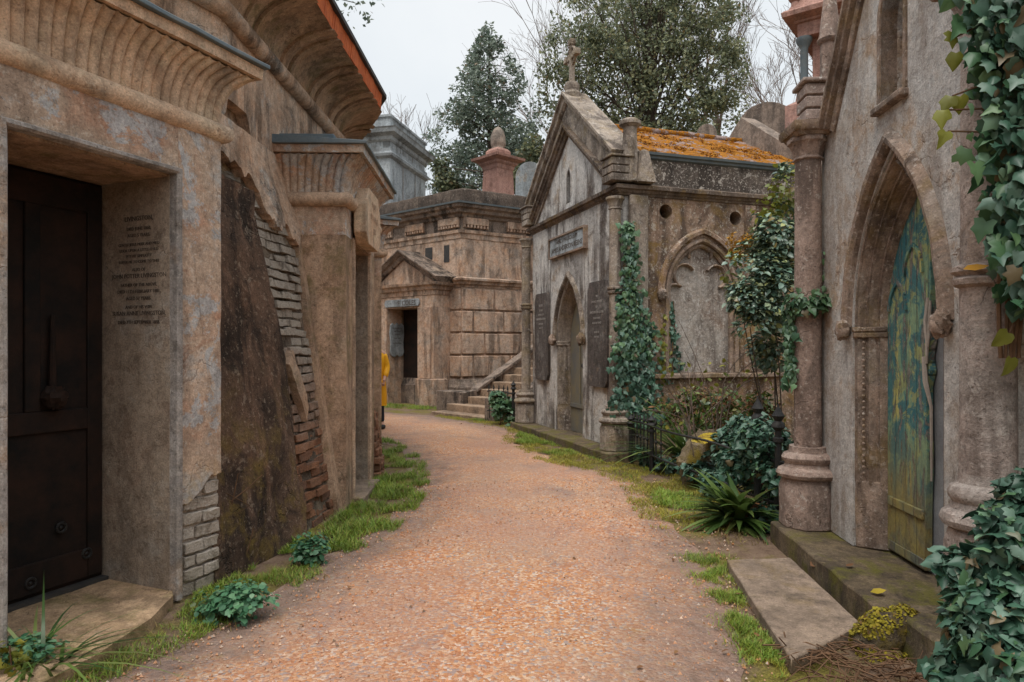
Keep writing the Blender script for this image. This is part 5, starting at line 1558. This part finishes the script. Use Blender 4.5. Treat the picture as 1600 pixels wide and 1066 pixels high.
# yellow fern fronds
def frond_fern(label, loc, fr, mat):
    t = plant('yellow_fern', label, 'fern', loc)
    P = []; T = []; Nn = []; S = []
    mb = MB()
    for az, ln, el in fr:
        d = Vector((math.cos(az), math.sin(az), 0))
        pts = [d * (ln * q) + Vector((0, 0, ln * (math.sin(el) * q - .45 * q * q))) for q in [i / 12 for i in range(13)]]
        mb.tube(pts, [.006 * (1 - .7 * i / 12) for i in range(13)], 4)
        sd = Vector((-d.y, d.x, 0))
        for i in range(26):
            q = .15 + .85 * i / 26
            p = d * (ln * q) + Vector((0, 0, ln * (math.sin(el) * q - .45 * q * q)))
            for sg in (-1, 1):
                P.append(p); T.append(sd * sg + d * .35); Nn.append((0, -.3, 1)); S.append(ln * .34 * math.sin(PI * min(1, q * .92 + .08)) * random.uniform(.8, 1.1))
    mb.build('stem', M_stem, t)
    leaves('frond', mat, t, P, T, Nn, S, tmpl_oval(.16, .03, .15))
    return t


x, y, z = at(1072, 668, 7.5)
frond_fern('yellow dying fern fronds drooping over the mossy stone', (x + .1, y, .55), [(-.35, .40, .55), (-.8, .34, .5), (.1, .3, .6), (-1.5, .28, .4)], L_yel)

# mossy stone
mb = MB(); x, y, z = at(1095, 740, 7.75)
mb.ball((0, 0, .26), .30, 18, 14, .35, (.85, .6, 1.15), 5)
o = mb.build('mossy_stone', M_boulder, None, wear=(.05, .03)); o.location = (x, y, 0); o.rotation_euler = (0, .05, -.5)
tag(o, 'squat mossy stone marker sunk among the ivy behind the fern', 'stone')

# left-hand plants
def herb(label, px, py, rpx, hpx, n, size, name='leafy_plant', mats=(L_herb,)):
    Y = 1654 / (py - 545); x, y, _ = at(px, py, Y); k = Y / FY
    t = plant(name, label, 'plant', (x, y, 0))
    bl = [(random.uniform(-.5, .5) * rpx * k, random.uniform(-.3, .3) * rpx * k, random.uniform(.25, .65) * hpx * k, rpx * k * .6, rpx * k * .45, hpx * k * .45) for _ in range(6)]
    for m in mats:
        bush('foliage', m, t, bl, n, size, tmpl_oval(.42, .05, .18), gap=-.3, fq=8, up=1.2, power=.35)
    stems('stem', M_stem, t, (0, 0, 0), bl, 12, .004)


herb('small bluish green nettle clump at the foot of the brick wall', 480, 885, 36, 55, 620, .034)
herb('wider low herb clump at the foot of the near left pier', 365, 968, 74, 60, 1250, .033)
herb('yellow-flecked low weeds at the lower left edge beside the grassy strap leaves', 30, 1055, 70, 60, 700, .034, mats=(L_herb,))
x, y, _ = at(66, 1062, 3.2)
strap_clump('tuft of long green strap leaves growing by the near doorstep', (x, y, 0), 44, .50, .020, L_fern, bend=.9, lean=(.8, 1.5))
t = plant('yellow_weed', 'yellow-leaved sprig growing among the strap leaves at the lower left', 'plant', (x - .08, y - .1, 0))
bush('foliage', L_ivyy, t, [(0, 0, .14, .10, .06, .09)], 60, .04, tmpl_ivy(), gap=-.4)
mb = MB(); mb.tube([(0, 0, 0), (.01, 0, .1), (0, 0, .2)], .004, 4); mb.build('stem', M_stem, t)
# dead vine on the stained render
mb = MB()
lo = Vector(pol(8.53, -13.8, 0))
for pts in ([(410, 742), (385, 765), (352, 790), (330, 805)], [(372, 740), (366, 770), (358, 810)], [(352, 770), (390, 790), (350, 815)], [(366, 860), (372, 830), (368, 800)], [(380, 880), (390, 850), (396, 825)], [(375, 880), (382, 862), (378, 840)]):
    mb.tube([Vector(at(px, py, 4.72 - .003 * (px - 370) * -1)) - lo for px, py in pts], .004, 4)
tag(mb.build('dead_vine', M_stem, None), 'thin dead vine stems stuck to the stained wall render', 'vine').location = lo
# moss and shrub by the far railings
loc = (-.22, 13.75, 0)
t = plant('small_shrub', 'small blue-green shrub beside the far railings left of the gabled mausoleum', 'shrub', loc)
bl = rel(blobs_at([(785, 635, 13.8, 17, 22), (775, 620, 13.8, 12, 10), (795, 650, 13.6, 12, 12), (800, 663, 13.4, 8, 9)]), loc)
bush('foliage', L_ivyl, t, bl, 420, .10, tmpl_ivy(), gap=-.3, fq=3)
stems('stem', M_stem, t, (0, 0, 0), bl, 8, .008)

# ------------------------------------------------------------------ railings
def railing(label, A, B, bars, zr, hp, tall, lean=.02, z0=.1):
    A = Vector(A); B = Vector(B); d = (B - A); L = d.length; u = d / L
    t = thing('iron_railing', label, 'railing', (A.x, A.y, 0), u)
    for z in zr:
        mb = MB(); pts = [(L * k / 10, .01 * math.sin(k * 2.1), z + .012 * math.sin(k * 1.3)) for k in range(11)]
        mb.tube(pts, .014, 6); mb.build('rail', M_iron, t)
    for x in (bars if isinstance(bars, list) else [L * (k + .5) / bars for k in range(bars)]):
        lx = random.uniform(-lean, lean)
        mb = MB(); mb.tube([(x, 0, z0), (x + lx, random.uniform(-.01, .01), hp)], .010, 6); mb.lathe([(.004, hp), (.022, hp + .03), (.016, hp + .05), (.003, hp + .11)], x + lx, 0, 6)
        mb.ball((x + lx * .5, 0, (zr[0] + zr[-1]) / 2), .022, 6, 5)
        mb.build('bar', M_iron, t)
    for x, h in tall:
        mb = MB(); mb.lathe([(.034, 0), (.030, h * .7), (.045, h * .71), (.045, h * .74), (.03, h * .75), (.028, h * .8), (.06, h * .83), (.05, h * .86), (.03, h * .88), (.055, h * .92), (.035, h * .95), (.012, h * .99), (.003, h * 1.02)], x, 0, 8)
        mb.build('post', M_iron, t)
    return t


railing('rusting low iron railing between the gabled and the near mausoleum', (1.60, 9.22), (2.30, 5.75), [.14, .25, .36, .47, .58, .86, 1.0, 3.29], (.22, .58), .60, [(.02, .66), (.72, .72), (3.12, 1.10), (3.44, 1.06)])
railing('short iron railing with a ball-topped post beside the stone steps', (-.52, 14.35), (.06, 13.62), 6, (.25, .66), .70, [(.88, .9)])

# ------------------------------------------------------------------ moss, litter, twigs
def stuff(o, label, cat):
    return tag(o, label, cat, None, 'stuff')


n = 7500
bl = blobs_at([(1380, 995, 3.5, 42, 44), (1408, 980, 3.5, 36, 34), (1350, 1000, 3.5, 22, 26), (1395, 1040, 3.42, 30, 26), (1365, 1045, 3.4, 24, 18), (1365, 1025, 3.45, 26, 22), (1420, 1020, 3.5, 22, 30), (1360, 975, 3.55, 16, 14)], .6)
P, D = blob_cloud(bl, n, -.25, 9, .22)
stuff(leaves('moss_clump', L_moss, None, P, D + rdir(n) * .5, D + rdir(n) * .6, .012 + .014 * rng.random(n), tmpl_quad(.4)), 'bright yellow-green moss cushion over the broken end of the step', 'moss')
mb = MB()
for b in bl: mb.ball(b[:3], 1, 12, 8, .25, (b[3] * .9, b[4] * .9, b[5] * .9), 5)
tag(mb.build('earth_clod', M_boulder, None), 'earthy rubble clod beneath the yellow moss at the step end', 'rubble')
mb = MB()
for k in range(130):
    p = Vector(at(random.uniform(1245, 1420), random.uniform(1030, 1085), 3.25)); p.z = .02 + random.random() * .05; p.y = 3.0 + random.random() * .45
    d = Vector((random.gauss(0, 1), random.gauss(0, .6), random.gauss(0, .2))).normalized() * random.uniform(.05, .14)
    mb.tube([p - d, p + Vector((0, 0, .012)), p + d], .0022 + .002 * random.random(), 4)
stuff(mb.build('dry_twigs', M_stem, None), 'heap of dry brown twigs and needles at the end of the slab', 'twigs')
# scattered bits on the path
P = []
for _ in range(420):
    a = rng.uniform(-42, 40); r = 9.0 + 2.9 * (rng.random() if rng.random() < .4 else (.75 + .25 * rng.random()))
    P.append(pol(r, a, .035))
n = len(P)
stuff(leaves('leaf_litter', L_dead, None, P, rdir(n) * np.array((1, 1, .15)), np.array((0, 0, 1)) + rng.normal(size=(n, 3)) * .35, .015 + .03 * rng.random(n) ** 2, tmpl_oval(.35, .08, .1)), 'scattered brown bits of leaf and twig on the gravel', 'leaf litter')
P = np.array([pol(rng.uniform(8.9, 11.9), rng.uniform(-44, 5), .02) for _ in range(9500)])
mb = MB()
M_peb = leafmat('loose_pebble', [(.50, .20, .08), (.60, .32, .18), (.50, .24, .13), (.66, .5, .38), (.34, .3, .28)], .8, 0)
for p in P:
    s = .0035 + .009 * random.random() ** 2.2
    c = Vector(p); c.z = .012 + .028 * max(0, math.sin(PI * min(1, max(0, (Vector((p[0] - CX, p[1] - CY)).length - 8.95) / 2.67))))
    a = random.random() * 6
    q = [c + Vector((math.cos(a + k * 2.1) * s * random.uniform(.8, 1.3), math.sin(a + k * 2.1) * s * random.uniform(.8, 1.3), 0)) for k in range(3)]
    tp = c + Vector((0, 0, s * 1.1)); bt = c - Vector((0, 0, s))
    mb.add(q + [tp, bt], [(0, 1, 3), (1, 2, 3), (2, 0, 3), (1, 0, 4), (2, 1, 4), (0, 2, 4)])
stuff(mb.build('loose_pebbles', M_peb, None), 'loose orange pebbles lying on the path surface', 'pebbles')


def one_leaf(label, p, mat, size, T, Nn, name='fallen_leaf'):
    o = leaves(name, mat, None, [(0, 0, 0)], [T], [Nn], [size], tmpl_oval(.3, .08, -.2)); o.location = p
    return tag(o, label, 'leaf')


one_leaf('pale yellow fallen leaf on the mossy door step', at(1360, 928, 3.83)[:2] + (.185,), L_yel, .085, (1, -.1, .05), (0, -.25, 1))
one_leaf('curled brown fallen leaf against the slab edge', at(1266, 915, 4.6)[:2] + (.115,), L_dead, .10, (.25, -1, .05), (-.6, -.3, .8))
one_leaf('bright orange dead leaf caught on the right column ring', at(1505, 421, 2.92), L_oran, .10, (1, 0, -.1), (0, -.5, .9))
one_leaf('small brown dead leaf near the foot of the flaking door', at(1322, 884, 4.3)[:2] + (.18,), L_dead, .06, (1, .3, 0), (0, 0, 1))

# ------------------------------------------------------------------ grass
def grass(name, label, n, sampler, hmin, hmax, w=.035, mat=L_grass, bend=.5, clump=3.0, thr=-.1):
    P = []
    while len(P) < n:
        p = sampler()
        if p is None: continue
        v = noise.noise(Vector((p[0] * clump, p[1] * clump, 1.7))) + .5 * noise.noise(Vector((p[0] * clump * 3, p[1] * clump * 3, 4.2)))
        if v > thr + .3 * rng.random(): P.append((p[0], p[1], p[2], v))
    P = np.array(P); m = len(P)
    az = rng.uniform(0, 2 * PI, m); el = rng.uniform(.75, 1.5, m)
    T = np.stack([np.cos(az) * np.cos(el), np.sin(az) * np.cos(el), np.sin(el)], 1)
    Nn = np.stack([-np.cos(az) * np.sin(el), -np.sin(az) * np.sin(el), np.cos(el)], 1)
    S = (hmin + (hmax - hmin) * rng.random(m)) * (.7 + .6 * np.clip(P[:, 3] + .3, 0, 1))
    return stuff(leaves(name, mat, None, P[:, :3], T, -Nn, S, tmpl_blade(w, bend, 3)), label, 'grass')


def ringpatch(a0, a1, r0, r1, soft=1.0):
    def f():
        a = rng.uniform(a0, a1); r = r0 + (r1 - r0) * rng.random() ** soft
        return pol(r, a, .012)
    return f


def verge(a0, a1, r0, r1, soft=1.0):
    def f():
        a = rng.uniform(a0, a1); return pol(path_out(a) + r0 + (r1 - r0) * rng.random() ** soft, a, .014)
    return f


L_short = leafmat('short_moss_grass', [(.22, .22, .025), (.32, .29, .035), (.38, .31, .045), (.17, .21, .025)], .7, .25)
grass('grass_verge', 'lush green grass strip along the foot of the left ring wall', 15000, ringpatch(-12, 30, 8.50, 9.15, 1.2), .03, .10, .045, thr=-.16)
grass('grass_verge', 'short thin grass before the stained wall and near doorstep', 7000, ringpatch(-27, -10, 8.52, 9.05, 1.6), .02, .06, .05, thr=-.1)
grass('grass_verge', 'mossy yellow-green grass verge along the right edge of the path', 34000, verge(-6, 46, -.22, .72, .8), .02, .055, .07, L_short, thr=-.34)
L_dry = leafmat('dry_grass', [(.30, .22, .07), (.22, .17, .06), (.36, .27, .1)], .8, .2)
grass('dry_grass', 'dry straw-coloured blades mixed through the right verge', 5000, verge(-8, 40, -.15, .7, .8), .02, .06, .045, L_dry, thr=-.2)
grass('dry_grass', 'dry straw-coloured blades mixed through the left verge', 3000, ringpatch(-27, 26, 8.5, 9.15, 1.1), .03, .08, .035, L_dry, thr=-.3)
grass('grass_verge', 'thicker green tufts along the right verge before the kerb', 9000, verge(-4, 40, .05, .6), .03, .075, .045, thr=.12, clump=1.6)


def slabside():
    py = rng.uniform(870, 1064); f = (py - 870) / 194
    px = 1088 + (1215 - 1088) * f ** .9 + rng.normal(0, 20) + 10
    if px > 1142 + (py - 885) * .52 and py > 885: return None
    Y = 1654 / (py - 545)
    return at(px, py, Y)[:2] + (.012,)


grass('grass_tuft', 'green grass strip along the left side of the stone slab', 5200, slabside, .02, .06, .05, thr=-.12)
grass('moss_patch', 'yellowish moss and short grass beside the stone slab', 3500, slabside, .012, .03, .08, L_short, thr=-.3)
grass('grass_tuft', 'patch of grass before the far pediment porch', 3000, ringpatch(51, 66, 12.75, 13.6), .05, .12, .05, thr=-.4)

# ------------------------------------------------------------------ trees
def trunk_mesh(pts, rads, n=9):
    return MB().tube(pts, rads, n)


def conical(label, x, y, z0, prof, n, size, mat):
    """prof: (z, radius)"""
    t = plant('conifer_tree', label, 'tree', (x, y, z0))
    zs = np.array([p[0] for p in prof]); rs_ = np.array([p[1] for p in prof])
    P = []; D = []
    cnt = 0
    while cnt < n:
        z = rng.uniform(zs[0], zs[-1], n); R_ = np.interp(z, zs, rs_)
        acc = rng.random(n) < (R_ / rs_.max()) ** 1.3
        a = rng.uniform(0, 2 * PI, n)
        lump = 1 + .28 * np.sin(a * 5 + z * 2.3) * np.sin(z * 3.1 + a * 2)
        rr = R_ * lump * (.30 + .72 * rng.random(n) ** .6)
        p = np.stack([rr * np.cos(a), rr * np.sin(a), z], 1)
        k = acc & (nz(p, .85) + .6 * nz(p, 2.6, 5) > -.12)
        P.append(p[k]); D.append(np.stack([np.cos(a), np.sin(a), .1 + 0 * a], 1)[k]); cnt += k.sum()
    P = np.concatenate(P)[:n]; D = np.concatenate(D)[:n]
    leaves('crown', mat, t, P, D * .7 + rdir(n) * .7 + np.array((0, 0, .15)), D * .4 + rdir(n) * .7 + np.array((0, 0, .5)), size * (.6 + .8 * rng.random(n)), tmpl_quad(.3))
    mb = MB(); mb.tube([(0, 0, -.5), (.05, 0, zs[-1] * .5), (0, 0, zs[-1] * .97)], [.22, .14, .02], 9)
    for k in range(70):
        z = random.uniform(zs[0], zs[-1] * .93); a = random.random() * 6.28; r = np.interp(z, zs, rs_) * .85
        mb.tube([(0, 0, z), (r * .5 * math.cos(a), r * .5 * math.sin(a), z + r * .16), (r * math.cos(a), r * math.sin(a), z + r * .2)], [.035, .022, .006], 5)
    mb.build('trunk', M_bark, t)
    return t


YA = 31.0; kA = YA / FY
zA = 5.6
conical('tall conical dark evergreen behind the pink pedestal', (764 - 800) * kA, YA, zA,
        [(1.55 + (545 - py) * kA - zA, r * kA) for py, r in ((330, 78), (270, 90), (220, 82), (170, 66), (120, 48), (80, 29), (55, 14), (36, 3))], 19000, .165, L_tree2)


def broad(label, x, y, z0, blobs, n, size, mat, gap=.0, fq=.8, name='evergreen_tree', limbs=34):
    t = plant(name, label, 'tree', (x, y, z0))
    bl = rel(blobs, (x, y, z0))
    P, D = blob_cloud(bl, n, gap, fq, .55)
    leaves('crown', mat, t, P, D * .6 + rdir(n) * .8, D * .3 + rdir(n) * .8 + np.array((0, 0, .4)), size * (.55 + .85 * rng.random(n)), tmpl_quad(.32))
    mb = MB(); top = np.array([b[2] for b in bl]).max()
    mb.tube([(0, 0, -.6), (.1, 0, top * .35), (-.05, .05, top * .75), (0, 0, top)], [.24, .18, .10, .02], 10)
    for k in range(limbs):
        b = bl[k % len(bl)]; z = random.uniform(.15, .6) * top
        e = Vector((b[0], b[1], b[2])) + Vector((random.uniform(-1, 1) * b[3], random.uniform(-1, 1) * b[4], random.uniform(-.3, 1) * b[5])) * .8
        s = Vector((0, 0, min(z, max(.3, e.z - .2))))
        m = s.lerp(e, .5) + Vector((0, 0, .12 * (e - s).length))
        mb.tube([s, m, e], [.05, .03, .008], 5)
    mb.build('trunk', M_bark, t)
    return t


YB = 27.0
lst = [(1010, 120, YB, 150, 120), (1020, 20, YB + .5, 120, 110), (1060, -60, YB, 90, 90), (930, 60, YB - 1, 75, 90), (900, 170, YB, 62, 62), (1110, 150, YB, 72, 85), (1090, 40, YB - .5, 72, 90), (870, 140, YB, 30, 50), (1000, 210, YB, 150, 36)]
rb_ = random.Random(5)
for k in range(22):
    a = rb_.uniform(0, 2 * PI)
    lst.append((1005 + 140 * math.cos(a), 80 + 150 * math.sin(a), YB + rb_.uniform(-1.5, 1.5), rb_.uniform(22, 40), rb_.uniform(22, 40)))
broad('big spreading grey-green evergreen rising behind the mossy roof', (1015 - 800) / FY * YB, YB, 5.6, blobs_at(lst, .7), 40000, .14, L_tree, .0, 1.5, 'evergreen_tree', 60)
lst = [(832, 245, 28, 26, 35), (850, 275, 28, 24, 26), (815, 275, 28, 22, 24), (705, 285, 29.5, 26, 22), (688, 262, 29.5, 14, 16)]
broad('low olive green bush between the conical evergreen and the gable', .9, 28, 5.4, blobs_at(lst, .7), 4200, .17, L_tree, -.05, .9, 'evergreen_bush', 12)
lst = [(1215, 225, 17, 28, 30), (1232, 195, 17, 16, 22), (1200, 250, 17, 26, 16), (1240, 240, 17, 24, 34)]
broad('bright green bush in the gap beside the rear gable', 6.75, 17.0, 2.0, blobs_at(lst, .8), 2600, .13, L_holly, -.15, 1.2, 'evergreen_bush', 10)


def bare(label, x, y, z0, h, seed, spread=.5, depth=6, r0=.16, lean=(0, 0), mat=M_twig, name='bare_tree'):
    t = plant(name, label, 'tree', (x, y, z0)); rd = random.Random(seed)
    tr = MB(); tw = MB()

    def br(p, d, ln, r, k):
        pts = [p]; dd = d.copy(); q = p.copy()
        for _ in range(4):
            dd = (dd + Vector((rd.gauss(0, .09), rd.gauss(0, .09), rd.gauss(.02, .06)))).normalized(); q = q + dd * ln / 4; pts.append(q.copy())
        (tr if k > depth - 2 else tw).tube(pts, [max(.007, r * (1 - .4 * i / 4)) for i in range(5)], 6 if k > depth - 3 else 3, False)
        if k == 0: return
        nb = rd.choice((2, 3, 3))
        for i in range(nb):
            a = rd.uniform(0, 2 * PI); s = spread * rd.uniform(.55, 1.25)
            side = dd.orthogonal().normalized(); side.rotate(Matrix.Rotation(a, 3, dd))
            nd = (dd + side * s + Vector((0, 0, .12))).normalized()
            br(pts[rd.choice((2, 3, 4, 4))], nd, ln * rd.uniform(.62, .84), r * .58, k - 1)
    br(Vector((0, 0, -.4)), Vector((lean[0], lean[1], 1)).normalized(), h * .30, r0, depth)
    tr.build('trunk', mat, t); tw.build('crown', mat, t)
    return t


def gz(x, y): return ground_z(math.hypot(x - CX, y - CY)) - .2


for lab, px, Y, h, sd, sp, dp, r0, ln in (
        ('tall bare winter tree standing left of the cross behind the big evergreen', 868, 38, 21, 3, .50, 7, .26, (0, 0)),
        ('bare winter tree with reddish twigs right of the big evergreen', 1205, 31, 17, 8, .48, 7, .22, (.05, 0)),
        ('slender bare tree between the great tomb and the conical evergreen', 668, 33, 11.5, 21, .55, 6, .10, (-.16, 0)),
        ('fine-twigged bare tree at the right between the evergreen and the pink monument', 1262, 27, 14, 31, .5, 7, .14, (-.06, 0)),
        ('bare tree with a fan of thin branches directly above the gable cross', 935, 41, 22, 37, .5, 7, .22, (-.05, 0)),
        ('bare tree far behind the big evergreen with top twigs showing above it', 1120, 40, 23, 14, .45, 7, .26, (0, 0))):
    x = (px - 800) / FY * Y
    bare(lab, x, Y, gz(x, Y), h, sd, sp, dp, r0, ln)
lst = [(-8.2, 13, 10.6, 3.6, 3.6, 1.1), (-6.2, 13, 9.1, 2.9, 2.6, .8), (-8.5, 13.5, 12.2, 2.6, 2.6, .9), (-10.5, 12.5, 9.6, 3, 3, .9), (-4.2, 13, 8.6, 1.15, 1.2, .5), (-3.3, 13, 8.25, .8, .8, .5)]
broad('dark cedar crown overhanging the ring wall at the upper left', -8.5, 13.0, 4.6, lst, 14000, .11, L_tree2, -.2, 1.0, 'cedar_tree', 26)

# ------------------------------------------------------------------ person behind the second porch
pt = thing('person', 'person in a long yellow raincoat half hidden behind the second porch', 'person', (-2.625, 13.0, .03), (1, 0))


def skinned(name, mat, parent, V, E, Rr, lv=2):
    me = bpy.data.meshes.new(name); me.from_pydata(V, E, [])
    o = bpy.data.objects.new(name, me); COL.objects.link(o)
    s = o.modifiers.new('skin', 'SKIN'); s.use_smooth_shade = True
    me.skin_vertices[0].data[0].use_root = True
    for v, r in zip(me.skin_vertices[0].data, Rr): v.radius = (r, r) if not isinstance(r, tuple) else r
    u = o.modifiers.new('sub', 'SUBSURF'); u.levels = u.render_levels = lv
    me.materials.append(mat); o.parent = parent
    return o


V = [(0, 0, .92), (0, 0, 1.12), (0, 0, 1.32), (0, 0, 1.46), (0, -.01, 1.54), (0, -.02, 1.64), (0, -.02, 1.75),
     (.10, 0, .88), (.12, -.03, .50), (.14, .02, .10), (.19, -.10, .045), (-.10, 0, .88), (-.12, .02, .50), (-.13, .06, .10), (-.12, -.09, .045),
     (.19, 0, 1.43), (.24, .02, 1.15), (.22, -.12, .95), (.21, -.17, .90), (-.19, 0, 1.43), (-.24, .02, 1.15), (-.22, -.10, .93), (-.21, -.14, .88)]
E = [(0, 1), (1, 2), (2, 3), (3, 4), (4, 5), (5, 6), (0, 7), (7, 8), (8, 9), (9, 10), (0, 11), (11, 12), (12, 13), (13, 14), (3, 15), (15, 16), (16, 17), (17, 18), (3, 19), (19, 20), (20, 21), (21, 22)]
Rr = [(.15, .10), (.13, .095), (.155, .10), (.12, .08), .05, .085, .075, .09, .06, .045, .035, .09, .06, .045, .035, .055, .045, .035, .03, .055, .045, .035, .03]
skinned('body', M_skin, pt, V, E, Rr)
for hx in (.21, -.21):
    mb = MB()
    for i in range(4):
        mb.tube([(hx - .02 + i * .014, -.17, .90), (hx - .02 + i * .014, -.20, .86), (hx - .02 + i * .013, -.185, .815 + .006 * abs(i - 1))], [.009, .008, .006], 6)
    mb.tube([(hx - .03 * (1 if hx > 0 else -1), -.17, .90), (hx - .045 * (1 if hx > 0 else -1), -.19, .86)], [.010, .007], 6)
    mb.build('hand_fingers', M_skin, pt)
mb = MB()   # coat: lofted ellipses from hem to collar
rings = [(.44, .245, .17), (.60, .24, .17), (.80, .225, .165), (.98, .205, .15), (1.06, .195, .14), (1.12, .205, .145), (1.30, .225, .145), (1.42, .215, .13), (1.48, .14, .10), (1.50, .095, .085)]
K = 28
for z, a, b in rings:
    for k in range(K):
        th = 2 * PI * k / K; f = 1 + .035 * math.sin(th * 7 + z * 9)
        mb.v.append((a * f * math.cos(th), b * f * math.sin(th), z))
for i in range(len(rings) - 1):
    for k in range(K):
        j = (k + 1) % K; mb.f.append((i * K + k, i * K + j, (i + 1) * K + j, (i + 1) * K + k))
mb.build('coat', M_yellow, pt, ang=180)
for sg in (-1, 1):
    V = [(sg * .17, 0, 1.44), (sg * .245, .02, 1.16), (sg * .225, -.10, .97)]
    skinned('sleeve', M_yellow, pt, V, [(0, 1), (1, 2)], [.075, .068, .056])
    part('pocket_flap', M_yellow, pt, sg * .13 - .07, sg * .13 + .07, -.185, -.15, .86, .92, bevel=.01)
mb = MB(); mb.mold([(.11 * math.cos(2 * PI * k / 20), .10 * math.sin(2 * PI * k / 20)) for k in range(20)], [(-.03, 1.47), (.035, 1.46), (.04, 1.50), (-.01, 1.56)], closed=True); mb.build('hood', M_yellow, pt)
g = G('striped_scarf'); st_ = g.N('ShaderNodeTexWave'); g.set(st_.inputs[0], g.raw); st_.inputs['Scale'].default_value = 14; st_.bands_direction = 'DIAGONAL'
M_scarf = g.done(g.ramp(st_.outputs[1], (.48, (.02, .025, .04)), (.52, (.75, .75, .75))), .9)
mb = MB(); mb.mold([(.085 * math.cos(2 * PI * k / 18), .08 * math.sin(2 * PI * k / 18) - .01) for k in range(18)], [(-.02, 1.50), (.03, 1.50), (.035, 1.56), (-.02, 1.60)], closed=True); mb.build('scarf', M_scarf, pt)
mb = MB(); mb.ball((0, .0, 1.70), .105, 16, 10, .08, (.95, 1.0, 1.08), 5); mb.build('hair', M_hair, pt)
mb = MB(); mb.ball((0, -.105, 1.66), .018, 8, 6, 0, (.7, 1, 1.3)); mb.ball((-.033, -.098, 1.685), .012, 8, 6); mb.ball((.033, -.098, 1.685), .012, 8, 6); mb.build('face_features', M_skin, pt)
for pts, rr in (([(.10, 0, .9), (.12, -.03, .52), (.14, .02, .11)], [.095, .075, .06]), ([(-.10, 0, .9), (-.12, .02, .52), (-.13, .06, .11)], [.095, .075, .06])):
    skinned('trouser_leg', M_jean, pt, pts, [(0, 1), (1, 2)], rr)
for x, y in ((.15, .0), (-.13, .03)):
    mb = MB(); mb.ball((x + .03 * (x > 0), y - .07, .04), .05, 12, 8, 0, (.95, 2.5, .95)); mb.build('shoe', M_iron, pt)
